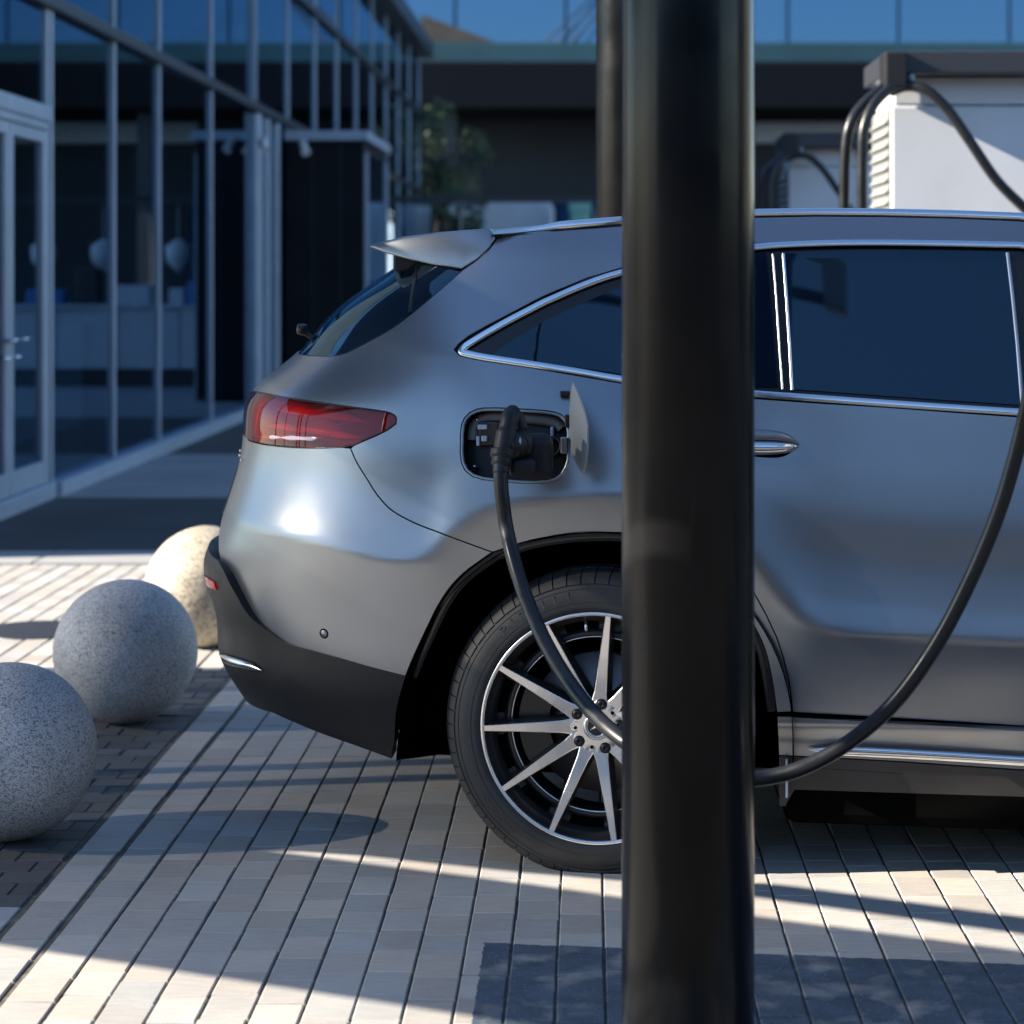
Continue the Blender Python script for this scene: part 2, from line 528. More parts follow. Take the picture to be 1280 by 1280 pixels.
HALF, US, UFR, AFR = .942, -.15, 3.05, .66
class Surf:
    """car side wrapped round its rear (and front) corner; s runs along the side, z is height"""
    def __init__(s, contour, n=2.7):
        s.n = n
        pys = [c[1] for c in contour]; pxs = [c[0] for c in contour]
        cont = pchip(pys, pxs)
        s.za = np.linspace(.1, 1.68, 80)
        A = []
        ph = np.linspace(0, math.pi/2, 181)
        for z in s.za:
            lo, hi = .02, 1.35
            for _ in range(26):
                m = .5*(lo+hi)
                u, w = s.plan(ph, np.full_like(ph, z), m)
                x, y = car2px(u, w, z)
                k = int(np.argmin(x))
                if x[k] > cont(y[k]): lo = m
                else: hi = m
            A.append(.5*(lo+hi))
        A = np.array(A)
        k = np.exp(-.5*(np.arange(-3, 4)/1.0)**2); k /= k.sum()
        A = np.convolve(np.pad(A, 3, mode='edge'), k, 'valid')
        s.Af = pchip(s.za, A)
    def plan(s, ph, z, A):
        n = s.n
        uf = US - A*np.sin(ph)
        B = HALF - Wf(uf, z)
        r = (np.abs(np.cos(ph)/B)**n + np.abs(np.sin(ph)/A)**n)**(-1/n)
        return US - r*np.sin(ph), HALF - r*np.cos(ph)
    def pos(s, S, Z):
        S = np.asarray(S, float); Z = np.asarray(Z, float)
        u = S.copy(); w = Wf(S, Z)
        rear = S < US
        if rear.any():
            ph = (US - S[rear])/HALF
            u[rear], w[rear] = s.plan(ph, Z[rear], s.Af(Z[rear]))
        fr = S > UFR
        if fr.any():
            ph = (S[fr]-UFR)/HALF
            zz = Z[fr]; A = AFR - .10*np.abs(zz-.62) - .25*np.maximum(0, zz-.8)
            B = HALF - Wf(UFR + A*np.sin(ph), zz); n = 2.5
            r = (np.abs(np.cos(ph)/B)**n + np.abs(np.sin(ph)/A)**n)**(-1/n)
            u[fr] = UFR + r*np.sin(ph); w[fr] = HALF - r*np.cos(ph)
        return np.stack([u, w, Z], -1)
    def nrm(s, S, Z, e=.004):
        a = s.pos(S+e, Z) - s.pos(S-e, Z); b = s.pos(S, Z+e) - s.pos(S, Z-e)
        n = np.cross(a, b)
        n /= np.linalg.norm(n, axis=-1, keepdims=True) + 1e-12
        return n                                         # points outward (towards -w)
    def inv(s, px, py):
        """photo pixel -> (s, z)"""
        w = 0.0
        for _ in range(15):
            u, z = px_on_plane(px, py, w); w = float(Wf(np.array(u), np.array(z)))
        q = np.array([u, z])
        if q[0] < US + .02:
            q[0] = max(q[0], US-1.2)
            best = None
            for s0 in (q[0], q[0]+.06, q[0]-.1, q[0]-.25):
                g = np.array([s0, q[1]])
                for it in range(40):
                    def pr(g):
                        p = s.pos(np.array([g[0]]), np.array([g[1]]))[0]
                        return np.array(car2px(*p))
                    f = pr(g) - (px, py)
                    err = np.hypot(*f)
                    if best is None or err < best[0] - 1e-9: best = (err, g.copy())
                    if err < .02: break
                    e = 1e-4
                    J = np.stack([(pr(g+(e, 0))-pr(g))/e, (pr(g+(0, e))-pr(g))/e], -1)
                    try: st = np.linalg.lstsq(J, -f, rcond=1e-3)[0]
                    except Exception: break
                    g = g + np.clip(st, -.06, .06)
                    g[0] = max(g[0], US - math.pi/2*HALF)
                if best[0] < .3: break
            q = best[1]
        return tuple(q)
    def curve(s, pts): return [s.inv(*p) for p in pts]

CONT_BODY = [(640,286),(585,296),(540,306),(505,322),(484,340),(440,368),(402,402),(373,440),(345,462),(318,484),(308,497),(304.5,515),
             (303.5,540),(302,556),(298,577),(285,620),(271,660),(264,681),(262,705),(264,735),(272,770),(287,805),(310,850),(345,895),(400,930),(460,960)]
CONT_CLAD = [(264,681),(256,690),(253.5,698),(254,713),(259,744),(267,780),(267,800),(268.5,816),(281,842),(299,868),(311,886),(328,894),(365,906),(430,930)]
SB = Surf([(CONT_BODY[0][0], CONT_BODY[0][1])] + CONT_BODY[1:])
SCL = Surf([(255,560),(258,640)] + CONT_CLAD, 2.9)
S_END = US - math.pi/2*HALF                              # s at the rear centre line
def S_at(deg): return US - R(deg)*HALF

# ------------------------------------------------------------------ panel builder
def resample(poly, step):
    P = np.array(poly, float); out = []
    n = len(P)
    for i in range(n):
        a, b = P[i], P[(i+1) % n]
        k = max(1, int(math.ceil(np.hypot(*(b-a))/step)))
        for j in range(k): out.append(a + (b-a)*j/k)
    return np.array(out)

def area2(P):
    x, y = P[:, 0], P[:, 1]
    return .5*np.sum(x*np.roll(y, -1) - np.roll(x, -1)*y)

def inside(Q, P):
    x, y = Q[:, 0], Q[:, 1]
    c = np.zeros(len(Q), bool)
    n = len(P)
    j = n-1
    for i in range(n):
        xi, yi, xj, yj = P[i, 0], P[i, 1], P[j, 0], P[j, 1]
        m = ((yi > y) != (yj > y)) & (x < (xj-xi)*(y-yi)/((yj-yi) if yj != yi else 1e-12) + xi)
        c ^= m
        j = i
    return c

def inset(P, d):
    if area2(P) < 0: P = P[::-1]
    a = np.roll(P, 1, 0); b = np.roll(P, -1, 0)
    e1 = P - a; e2 = b - P
    e1 /= np.linalg.norm(e1, axis=1, keepdims=True)+1e-9; e2 /= np.linalg.norm(e2, axis=1, keepdims=True)+1e-9
    n1 = np.stack([-e1[:, 1], e1[:, 0]], 1); n2 = np.stack([-e2[:, 1], e2[:, 0]], 1)
    m = n1+n2
    m /= np.maximum(np.linalg.norm(m, axis=1, keepdims=True), 1e-6)
    k = np.clip(1/np.maximum((m*n1).sum(1), .45), 1, 2.2)[:, None]
    return P + m*k*d

def car_co(P): return [(p[0], p[1], p[2]) for p in P]

def mirrored(V): return [(v[0], 2*HALF - v[1], v[2]) for v in V]

CAR = None
def panel(name, poly, mat, parent, surf=None, step=.022, gap=.0018, flange=.014, off=0.0, holes=(), mirror=True, shape=None, flange_mat=None):
    """body panel: constrained triangulation of a region of the side surface, with a folded edge"""
    surf = surf or SB
    P = inset(resample(poly, step*.55), gap)
    loops = [P] + [inset(resample(h, step*.4), -gap)[::-1] if False else resample(h, step*.4) for h in holes]
    lo, hi = P.min(0), P.max(0)
    gx, gy = np.meshgrid(np.arange(lo[0], hi[0], step), np.arange(lo[1], hi[1], step*.87))
    gx = gx + (np.arange(gx.shape[0]) % 2)[:, None]*step*.5
    G = np.stack([gx.ravel(), gy.ravel()], 1)
    ok = inside(G, P)
    for h in loops[1:]: ok &= ~inside(G, h)
    G = G[ok]
    B = np.concatenate(loops)
    d = np.min(np.stack([np.hypot(G[:, 0]-b[0], G[:, 1]-b[1]) for b in B]), 0) if len(G) else np.zeros(0)
    G = G[d > step*.45]
    pts = np.concatenate([B, G]) if len(G) else B
    edges = []; b0 = 0
    for l in loops:
        n = len(l); edges += [(b0+i, b0+(i+1) % n) for i in range(n)]; b0 += n
    vs, es, fs, ov, oe, of = delaunay_2d_cdt([Vector(p) for p in pts], edges, [], 0, 1e-7)
    V2 = np.array([v[:] for v in vs])
    F = np.array([f for f in fs if len(f) == 3])
    C = V2[F].mean(1)
    ok = inside(C, P)
    for h in loops[1:]: ok &= ~inside(C, h)
    F = F[ok]
    pos = surf.pos(V2[:, 0], V2[:, 1]); nr = surf.nrm(V2[:, 0], V2[:, 1])
    if shape is not None: pos, nr = shape(V2, pos, nr)
    pos = pos + nr*off
    # orient faces along the normal
    fn = np.cross(pos[F[:, 1]]-pos[F[:, 0]], pos[F[:, 2]]-pos[F[:, 0]])
    flip = (fn*nr[F[:, 0]]).sum(1) < 0
    F[flip] = F[flip][:, ::-1]
    # boundary edges -> flange
    ed = {}
    for f in F:
        for a, b in ((f[0], f[1]), (f[1], f[2]), (f[2], f[0])):
            if (b, a) in ed: ed.pop((b, a))
            else: ed[(a, b)] = 1
    V = list(map(tuple, pos)); NRM = list(map(tuple, nr)); FF = [tuple(f) for f in F]; MI = [0]*len(FF)
    if flange:
        m1 = {}; m2 = {}
        for a, b in ed:
            for q in (a, b):
                if q not in m1:
                    m1[q] = len(V); V.append(tuple(pos[q])); NRM.append(None)
                    m2[q] = len(V); V.append(tuple(pos[q]-nr[q]*flange)); NRM.append(None)
            FF.append((b, a, m2[a], m2[b]) if False else (m1[b], m1[a], m2[a], m2[b])); MI.append(1 if flange_mat else 0)
    def finish(V, NRM, FF, nm):
        me = mesh_from(nm, V, FF, True, MI)
        for p_ in me.polygons[len(F):]: p_.use_smooth = True
        N = [Vector(n) if n is not None else Vector((0, 0, 0)) for n in NRM]
        me.normals_split_custom_set_from_vertices([n if n.length > 0 else Vector((0, 0, 0)) for n in N])
        return me
    mats = [mat] + ([flange_mat] if flange_mat else [])
    o = link(name, finish(V, NRM, FF, name), mats, parent)
    if mirror:
        V2m = mirrored(V); N2 = [(n[0], -n[1], n[2]) if n is not None else None for n in NRM]
        o2 = link(name, finish(V2m, N2, [f[::-1] for f in FF], name), mats, parent)
    return o

def strip(name, path, width, height, mat, parent, surf=None, off=0.0, n=10, closed=False, mirror=True, taper=0.0, flat=False):
    """moulded strip with a rounded section laid along a curve on the side surface"""
    surf = surf or SB
    P = np.array(path, float)
    pos = surf.pos(P[:, 0], P[:, 1]); nr = surf.nrm(P[:, 0], P[:, 1])
    m = len(P)
    T = np.zeros_like(pos)
    for i in range(m):
        a = pos[(i-1) % m if closed else max(0, i-1)]; b = pos[(i+1) % m if closed else min(m-1, i+1)]
        T[i] = (b-a)/ (np.linalg.norm(b-a)+1e-9)
    S = np.cross(nr, T)
    V = []; F = []
    for i in range(m):
        k = 1.0
        if taper:
            e = min(i, m-1-i)/max(1, m-1)
            k = min(1.0, (e/taper)**.5) if e < taper else 1.0
            k = max(k, .05)
        for j in range(n+1):
            a = math.pi*j/n
            c, sn = math.cos(a), math.sin(a)
            V.append(pos[i] + S[i]*c*width*.5*k + nr[i]*(off + height*k*sn**.7 - .003))
    for i in range(m if closed else m-1):
        i2 = (i+1) % m
        for j in range(n):
            F.append((i*(n+1)+j, i*(n+1)+j+1, i2*(n+1)+j+1, i2*(n+1)+j))
    def mk(V, F):
        me = mesh_from(name, V, F, True)
        bm = bmesh.new(); bm.from_mesh(me); bmesh.ops.recalc_face_normals(bm, faces=bm.faces[:])
        # open strips: make sure the dome faces outward
        bm.to_mesh(me); bm.free()
        return me
    o = link(name, mk(V, F), mat, parent)
    if mirror: link(name, mk(mirrored(V), F), mat, parent)
    return o
# ------------------------------------------------------------------ THE CAR
CAR = empty('parked_car', (float(P0[0]), float(P0[1]), 0), -TH)
tag(CAR, 'satin grey family car with chrome window trim, plugged in to charge', 'car')
PT, CH, BK = M['paint'], M['chrome'], M['black_trim']
C_ = SB.curve
def CS(px, n=4): return SB.curve(catmull(px, n))

rail_lo = C_([(621,297),(700,288),(775,282.5),(860,275.5),(943,271.5),(1020,270),(1100,270.5),(1190,272.5),(1275,276)])
roof_front = [(1.25,1.560),(1.45,1.535),(1.65,1.485),(1.85,1.405),(2.05,1.290),(2.25,1.150),(2.33,1.085)]
top_out = C_([(1275,303),(1100,300),(943,304.5),(860,316),(775,335.5),(733,348),(693,364.5),(664,378),(637,392.5),(608,407.5),(586,420),(573,430)])
nose = C_([(568,437)])
bot_out = C_([(575,444.5),(592,448.5),(609,451.5),(665,459.5),(720,469),(775,478.5),(860,489)])
# roof/pillar front of the window opening (off frame)
win_front_top = [(1.25,1.490),(1.45,1.462),(1.62,1.415),(1.80,1.335),(1.97,1.235),(2.10,1.140),(2.16,1.085)]
door_rear = C_([(872,491),(874,540),(882,600),(897,660),(918,705),(943,742),(957,767),(971,797),(979,821),(985,846),(988.5,868),(990.5,890)])
arch_r = CS([(971,891),(966,855),(959,821),(952,801),(943,783),(925,752),(900,722),(866,694),(830,676),(790,667.5),(760,665.5),(725,666.5),(700,669),(672,673.5),(650,679),(632,685),(617,690)])
arch_l = CS([(615,690.5),(600,701),(580,716),(562,735),(547,758),(537,778),(526,801),(516,823),(507,845)])
seam = CS([(438,560),(446,578),(459,599),(472,619),(490,638),(519,654),(550,666),(583,678.5),(615,690)])
tl_top = CS([(316,489),(330,491.5),(365,498),(427,507),(460,511.3),(484,515),(493,519),(495.8,523)])
tl_bot = C_([(495,530),(484,538),(472,544),(459,549.5),(444,556),(427,559),(396,560.3),(365,559.3),(334,556.3),(311,550.5)])
glass_edge = CS([(578,338),(552,361),(527,382),(495,407),(470,422),(440,438),(425,443.5),(408,445.5),(390,444.5)])
sp_seam = CS([(579,337),(596,325.5),(607,317),(613,310),(619,302),(621,297)])
S60, SE = S_at(66), S_END
ztl = tl_top[0][1]; zgl = glass_edge[-1][1]

# quarter panel with the roof side and the windscreen pillar, charge port opening left out
port_px = [(575,540),(576.5,530),(580,522),(586,515.5),(595,511),(604,509.3),(620,509),(662,511),(680,512.3),(692,514),(701,517),(707,522),(711,530),(712.5,541),
           (713,560),(712,575),(709,585),(703,595),(695,601),(685,604),(668,605),(650,604.5),(620,602),(603,600),(590,596),(581,589),(576,579),(574.5,565)]
port = C_(port_px)
quarter = rail_lo + roof_front + win_front_top[::-1] + top_out + nose + bot_out + door_rear + arch_r + seam[::-1] + tl_bot[:5][::-1] + tl_top[::-1] \
    + [(S60, ztl+.004)] + [(S60, zgl+.002)] + glass_edge[::-1] + sp_seam
panel('quarter_panel', quarter, PT, CAR, holes=[port], step=.02)
# tailgate
tgate = [(S60-.004, ztl+.004), (S60-.004, zgl+.002), (SE, zgl+.006), (SE, .80), (S60-.004, .80), (S60-.004, ztl-.10)]
panel('tailgate', tgate, PT, CAR, step=.03)
# rear bumper skin
clad_top = CS([(507,845.5),(470,836),(430,825),(390,815),(355,804.5),(336,792.5),(324,783),(316,775),(305,760),(296,744),(287,728),(279,713)])
bump = seam + arch_l + clad_top + [(S_at(62), .80), (S_at(62), ztl-.10)] + tl_bot[::-1][:5]
panel('rear_bumper', bump, PT, CAR, step=.018)
# lower cladding of the bumper
cl_top = SCL.curve(catmull([(505.5,846.5),(470,837),(430,826),(390,816),(355,805.5),(336,793.5),(324,784),(316,776),(305,761),(296,745),(287,729),(280,714),(272,700)], 3))
cl_bot = SCL.curve([(338,894),(366,906.5),(397,919.5),(440,935),(488,952.5)])
cl_r = SCL.curve([(491,930),(493,894),(499,868)])
clad = cl_top + [(S_at(70), cl_top[-1][1]+.02), (SE, cl_top[-1][1]+.02), (SE, .33), (S_at(70), cl_bot[0][1]-.01)] + cl_bot + cl_r
def clad_shape(V2, pos, nr):
    # a moulded step along the lower third and a shallow waist
    z = V2[:, 1]; s = V2[:, 0]
    zl = .50 + .10*np.clip((US - .15 - s)/.9, 0, 1)
    d = .010/(1+np.exp((z-zl)/.006))
    return pos - nr*d[:, None], nr
panel('bumper_cladding', clad, M['cladding'], CAR, surf=SCL, step=.016, gap=.0005, flange=.03, shape=clad_shape)
# chrome tail trim low on the cladding, reflector, emblem fragment, parking sensor
def chip(name, px, mat, surf, off=.004, flange=.006, step=.008, mirror=True, parent=None):
    return panel(name, surf.curve(px), mat, parent or CAR, surf=surf, step=step, gap=0, flange=flange, off=off, mirror=mirror)
strip('tailpipe_trim', SCL.curve([(272,818),(280,822),(290,826.5),(302,830),(314,833.5),(326,838.5)]), .020, .010, CH, CAR, surf=SCL, taper=.3)
strip('tailpipe_trim', SCL.curve([(276,827),(285,830),(296,833),(308,836),(320,839)]), .010, .008, BK, CAR, surf=SCL, taper=.3)
chip('reflector', [(256.5,719),(261,722),(269,727.5),(272,737),(268,736),(259,731)], M['red_lens'], SCL, off=.005, step=.01)
chip('reflector_base', [(256.5,719),(261,722),(269,727.5),(272,737),(268,736),(259,731)], M['red'], SCL, off=.001, flange=0, step=.01)
mb = MB()
sx, sz = SB.inv(405, 792)
p = SB.pos(np.array([sx]), np.array([sz]))[0]; n_ = SB.nrm(np.array([sx]), np.array([sz]))[0]
def disc_at(p, n_, prof, name, mat, parent, seg=24):
    b = MB(); b.lathe(prof, seg)
    me = b.mesh(name)
    q = Vector(n_).to_track_quat('Z', 'Y').to_matrix().to_4x4()
    me.transform(Matrix.Translation(Vector(p)) @ q)
    bm = bmesh.new(); bm.from_mesh(me); bmesh.ops.recalc_face_normals(bm, faces=bm.faces[:]); bm.to_mesh(me); bm.free()
    return link(name, me, mat, parent)
ps = disc_at(p, n_, [(0,.0022),(.008,.002),(.0095,.001),(.0098,-.004)], 'parking_sensor', PT, CAR)
disc_at(p, n_, [(.0098,.0006),(.0130,.0008),(.0135,-.002)], 'sensor_ring', M['void'], ps)

# ---- tail light: housing, light guides, lens
tl_poly = tl_top + tl_bot + [(S_at(66), tl_bot[-1][1]+.012), (S_at(66), ztl-.004)]
TL = panel('tail_light', tl_poly, M['maroon'], CAR, step=.014, gap=.003, flange=0, off=-.022)
panel('lens', tl_poly, M['red_lens'], TL, step=.014, gap=.0025, flange=.02, off=.0005)
for o_, pth, w_, h_, mt in (('light_guide', [(338,510),(360,511),(395,514),(430,520),(455,527)], .026, .010, 'red'),
                       ('light_guide', [(322,531),(350,534),(390,539),(425,544),(456,547)], .022, .010, 'red'),
                       ('lens_reflection', [(318,546),(340,546.5),(365,547.5),(390,548.5),(404,547)], .013, .008, 'white_lens')):  # pale strip is a reflection on the lens, built as a shape
    strip(o_, C_(pth), w_, h_ if mt == 'red' else .004, M[mt], TL, off=-.018 if mt == 'red' else .0015, taper=.3)
for pth in ([(312,551),(311,530),(314,510),(322,497)], [(318,552),(317,532),(321,512),(332,500)], [(328,551),(330,530),(342,513),(362,506)],
            [(356,555),(358,538),(370,524),(392,517)], [(400,556),(402,543),(416,532),(440,527)]):
    strip('lens_rib', C_(catmull(pth, 5)), .0022, .0015, M['white_lens'], TL, off=-.002, n=5)
strip('light_bezel', tl_top[1:] + tl_bot[:-1], .005, .003, BK, CAR, n=5)

# ---- rear window (side wrap and centre), spoiler, roof, rails
rw = [(579.5,337.2)] and (glass_edge + [(S60, zgl), (SE, zgl+.004), (SE, 1.50), (S_at(60), 1.505), (S_at(45), 1.51)] + C_([(516,325),(545,331)]))
panel('rear_window', rw, M['car_glass'], CAR, step=.022, gap=.002, flange=.01, off=-.004)
strip('window_seal', glass_edge, .006, .0025, BK, CAR, n=6)
strip('glass_divider', C_([(521,325),(518,350),(514,372),(512,390)]), .010, .003, BK, CAR, n=6)

def spoiler():
    pts = [(461,307.5),(480,301.5),(505,295.8),(552,290),(585,287.2),(611,285.6),(620,295.8),(612,310),(596,325),(577,337.5),(540,331),(506,323.2),(478,315)]
    seam_sz = SB.inv(600, 310); wS = float(SB.pos(np.array([seam_sz[0]]), np.array([seam_sz[1]]))[0][1])
    ring = []
    for x, y in pts:
        k = np.clip((600-x)/140, 0, 1)
        w = wS - .004 + .10*k**1.6 + max(0, (310-y)/25)*.03
        u, z = px_on_plane(x, y, w); ring.append((u, w, z))
    ring = np.array(ring)
    V = []; F = []; K = 13; n = len(ring)
    for i in range(K):
        t = i/(K-1)
        e = 1-(1-t)**2.2
        c = ring.copy()
        c[:, 1] = ring[:, 1] + (HALF-ring[:, 1])*t
        tail = np.clip((ring[:, 0].max()-ring[:, 0])/.33, 0, 1)
        c[:, 0] -= .075*e*tail
        c[:, 2] += .004*e
        if i == 0: pass
        V += [tuple(q) for q in c]
    for i in range(K-1):
        for j in range(n):
            j2 = (j+1) % n
            F.append((i*n+j, i*n+j2, (i+1)*n+j2, (i+1)*n+j))
    b = len(V)
    V += mirrored(V[:b]); F += [tuple(q+b for q in f[::-1]) for f in F]
    cap = tuple(range(n)); F.append(cap[::-1]); F.append(tuple(b+q for q in cap))
    me = mesh_from('roof_spoiler', V, F, False)
    bm = bmesh.new(); bm.from_mesh(me)
    bmesh.ops.remove_doubles(bm, verts=bm.verts[:], dist=1e-5)
    bmesh.ops.triangulate(bm, faces=[f for f in bm.faces if len(f.verts) > 4])
    bmesh.ops.recalc_face_normals(bm, faces=bm.faces[:])
    sharp = [e for e in bm.edges if len(e.link_faces) == 2 and e.calc_face_angle(0) > R(50)]
    bmesh.ops.bevel(bm, geom=sharp, offset=.006, segments=3, affect='EDGES', profile=.5, clamp_overlap=True)
    bm.to_mesh(me); bm.free()
    me.polygons.foreach_set('use_smooth', [True]*len(me.polygons))
    me.set_sharp_from_angle(angle=R(38))
    o = link('roof_spoiler', me, PT, CAR)
    # shaft of the wiper and its cover under the spoiler lip
    q = ring[12]
    mb = MB().box((q[0]+.02, q[1]+.03, q[2]-.05), (q[0]+.085, q[1]+.11, q[2]-.002), bevel=.008)
    mb.obj('spoiler_bracket', M['cladding'], CAR)
spoiler()

def roof():
    us = np.linspace(-.30, 1.35, 46)
    ze = pchip([p_[0] for p_ in rail_lo]+[1.35], [p_[1] for p_ in rail_lo]+[1.548])
    V = []; F = []; n = 21
    for u in us:
        z0 = float(ze(u)); w0 = float(Wf(u, z0)) + .012
        for j in range(n):
            t = j/(n-1)
            w = w0 + (2*HALF-2*w0)*t
            zz = z0 + .004 + .030*(1-(2*t-1)**2)**.6
            V.append((u, w, zz))
    for i in range(len(us)-1):
        for j in range(n-1):
            F.append((i*n+j, i*n+j+1, (i+1)*n+j+1, (i+1)*n+j))
    MBo = mesh_from('roof', V, F, True)
    link('roof', MBo, PT, CAR)
roof()
rail_mid = C_([(622,292.5),(700,282),(775,276),(860,270.5),(943,266.5),(1020,265.3),(1100,265.8),(1190,267.8),(1275,271)])
strip('roof_rail', rail_mid + [(1.2,1.572),(1.35,1.556)], .026, .013, CH, CAR, taper=.004)

# ---- side windows
win_out = top_out + nose + bot_out + [SB.inv(943,497.5), SB.inv(1110,508), SB.inv(1275,520)] + [(1.3,1.106),(1.7,1.085),(2.10,1.075)] + win_front_top[::-1]
panel('window_surround', win_out, BK, CAR, step=.03, gap=0.001, flange=.004, off=-.009)
q_in = C_([(610,446),(622,436),(640,424),(665,408.5),(700,390),(740,372),(775,358),(820,343),(868,330)]) + C_([(872,479),(820,474),(775,467),(720,458.5),(660,451)])
panel('quarter_glass', q_in, M['car_glass'], CAR, step=.025, gap=.001, flange=.004, off=-.005)
g2 = C_([(880,326),(905,320),(930,316),(958,313.5),(962,350),(967,410),(973,484),(930,482),(880,479)])
panel('side_glass', g2, M['car_glass'], CAR, step=.03, gap=.001, flange=.004, off=-.005)
g3 = C_([(981,314),(1040,311.5),(1100,310.5),(1180,311),(1257,313),(1262,350),(1268,400),(1274,455),(1277,506),(1200,501),(1100,494),(990,486),(985,400)])
panel('side_glass', g3, M['car_glass'], CAR, step=.03, gap=.001, flange=.004, off=-.005)
g4 = [(1.16,1.475),(1.40,1.445),(1.60,1.400),(1.80,1.315),(1.97,1.215),(2.06,1.14),(2.06,1.10),(1.7,1.11),(1.16,1.128)]
panel('side_glass', g4, M['car_glass'], CAR, step=.04, gap=.001, flange=.004, off=-.005)
trim_top = C_([(1275,306),(1190,304.2),(1100,303),(1020,304),(943,308.5),(860,320.5),(775,341),(733,355),(693,372),(664,386),(637,400),(612,414),(592,426),(580,434)])
trim_bot = C_([(577,439.5),(584,442),(609,447),(665,455.3),(720,464),(775,473.5),(860,483.5),(943,492),(1020,497.5),(1110,504),(1190,509.5),(1275,515)])
front_tb = [(1.3,1.114),(1.7,1.092),(2.10,1.082)]
front_tt = [(1.27,1.482),(1.46,1.455),(1.62,1.408),(1.80,1.328),(1.97,1.228),(2.10,1.125)]
strip('window_trim', front_tt[::-1] + [tuple(q) for q in catmull(trim_top + trim_bot, 3)] + front_tb, .019, .007, CH, CAR, off=.001)
strip('window_seal', C_([(1275,301.5),(1100,298.5),(943,303),(860,314.5),(775,333.5),(693,362.5),(637,390.5),(586,418),(570,431)]), .005, .002, BK, CAR, n=5)
strip('pillar_trim', C_([(979,316),(983,370),(987,430),(990,487)]), .009, .006, CH, CAR, off=-.004, n=6)
strip('pillar_trim', C_([(966,317),(970,370),(974,430),(978,486)]), .006, .005, CH, CAR, off=-.004, n=6)
strip('pillar_trim', C_([(1259.5,315),(1266,370),(1272,430),(1278,505)]), .010, .006, M['alu'], CAR, off=-.004, n=6)
strip('quarter_divider', C_([(862,332),(868,400),(874,480)]), .020, .006, BK, CAR, off=-.004, n=6)

# ---- rear door, front door, front wing (the last two lie outside the frame)
bot_line = C_([(990.5,890.5),(1060,894.5),(1130,898.6),(1200,902.8),(1275,907.5)])
zf = bot_line[-1][1]
FX = 1.21
belt = bot_out[-1:] + [SB.inv(943,498), SB.inv(1020,503.5), SB.inv(1110,509), SB.inv(1190,515), SB.inv(1275,521)]
rd = belt + [(FX-.002,1.107), (FX,.9), (FX+.02,.6), (FX+.01, zf-.002)] + bot_line[::-1] + door_rear[::-1]
RD = panel('rear_door', rd, PT, CAR, step=.02)
fd = [(FX+.004,1.106),(1.7,1.083),(2.12,1.072),(2.25,1.06),(2.30,.95),(2.33,.75),(2.30,.50),(2.27,zf+.0),(FX+.014,zf-.002),(FX+.024,.6),(FX+.004,.9)]
panel('front_door', fd, PT, CAR, step=.04)
WB = 2.873
def arcp(cx, cz, r, a0, a1, n):
    return [(cx + r*math.cos(R(a0+(a1-a0)*i/n)), cz + r*math.sin(R(a0+(a1-a0)*i/n))) for i in range(n+1)]
wing = [(2.255,1.06),(2.33,1.085),(2.6,1.035),(3.0,.985),(3.35,.93),(S_at(0)+.0+3.75,.90)] and \
       [(2.255,1.062),(2.33,1.083),(2.6,1.035),(3.0,.985),(3.35,.93),(3.62,.88),(3.62,.62)] + arcp(WB, .354, .455, 28, 178, 22) + [(2.36,.372),(2.275,.375),(2.304,.50),(2.334,.75),(2.304,.95)]
panel('front_wing', wing, PT, CAR, step=.04)
S_FE = UFR + math.pi/2*HALF
fb = [(3.626,.878),(4.1,.80),(S_FE,.78),(S_FE,.30),(3.9,.26),(3.42,.26)] + arcp(WB, .354, .455, -12, 27, 6) + [(3.626,.62)]
panel('front_bumper', fb, PT, CAR, step=.05)
panel('headlight', [(3.50,.84),(3.9,.79),(4.15,.74),(4.1,.69),(3.8,.70),(3.55,.74)], M['white_lens'], CAR, step=.04, off=.003)
panel('front_grille', [(4.2,.72),(S_FE,.73),(S_FE,.42),(4.25,.44)], M['cladding'], CAR, step=.04, off=.004)
def bonnet():
    V = []; F = []; n = 15
    us = np.linspace(2.28, 3.68, 24); zt = pchip([2.28,2.33,2.6,3.0,3.35,3.55,3.70],[1.09,1.083,1.035,.985,.93,.885,.845])
    for u in us:
        z0 = float(zt(u)); s = u
        w0 = float(SB.pos(np.array([s]), np.array([z0]))[0][1]) + .002
        for j in range(n):
            t = j/(n-1); w = w0+(2*HALF-2*w0)*t
            k = (1-(2*t-1)**2)**.7
            V.append((u + .06*k*max(0, (u-3.3)/.4), w, z0 + .055*k))
    for i in range(len(us)-1):
        for j in range(n-1): F.append((i*n+j, i*n+j+1, (i+1)*n+j+1, (i+1)*n+j))
    link('bonnet', mesh_from('bonnet', V, F, True), PT, CAR)
    # windscreen
    V = []; F = []
    pil = [(1.35,1.553),(1.45,1.535),(1.65,1.485),(1.85,1.405),(2.05,1.290),(2.25,1.150),(2.33,1.085)]
    for u, z in pil:
        w0 = float(Wf(u, z)) + .008
        for j in range(n):
            t = j/(n-1); k = 1-(2*t-1)**2
            V.append((u + .14*k*min(1, (u-1.35)/.3+.15), w0+(2*HALF-2*w0)*t, z + .034*k))
    for i in range(len(pil)-1):
        for j in range(n-1): F.append((i*n+j, i*n+j+1, (i+1)*n+j+1, (i+1)*n+j))
    link('windscreen', mesh_from('windscreen', V, F, True), M['car_glass'], CAR)
bonnet()

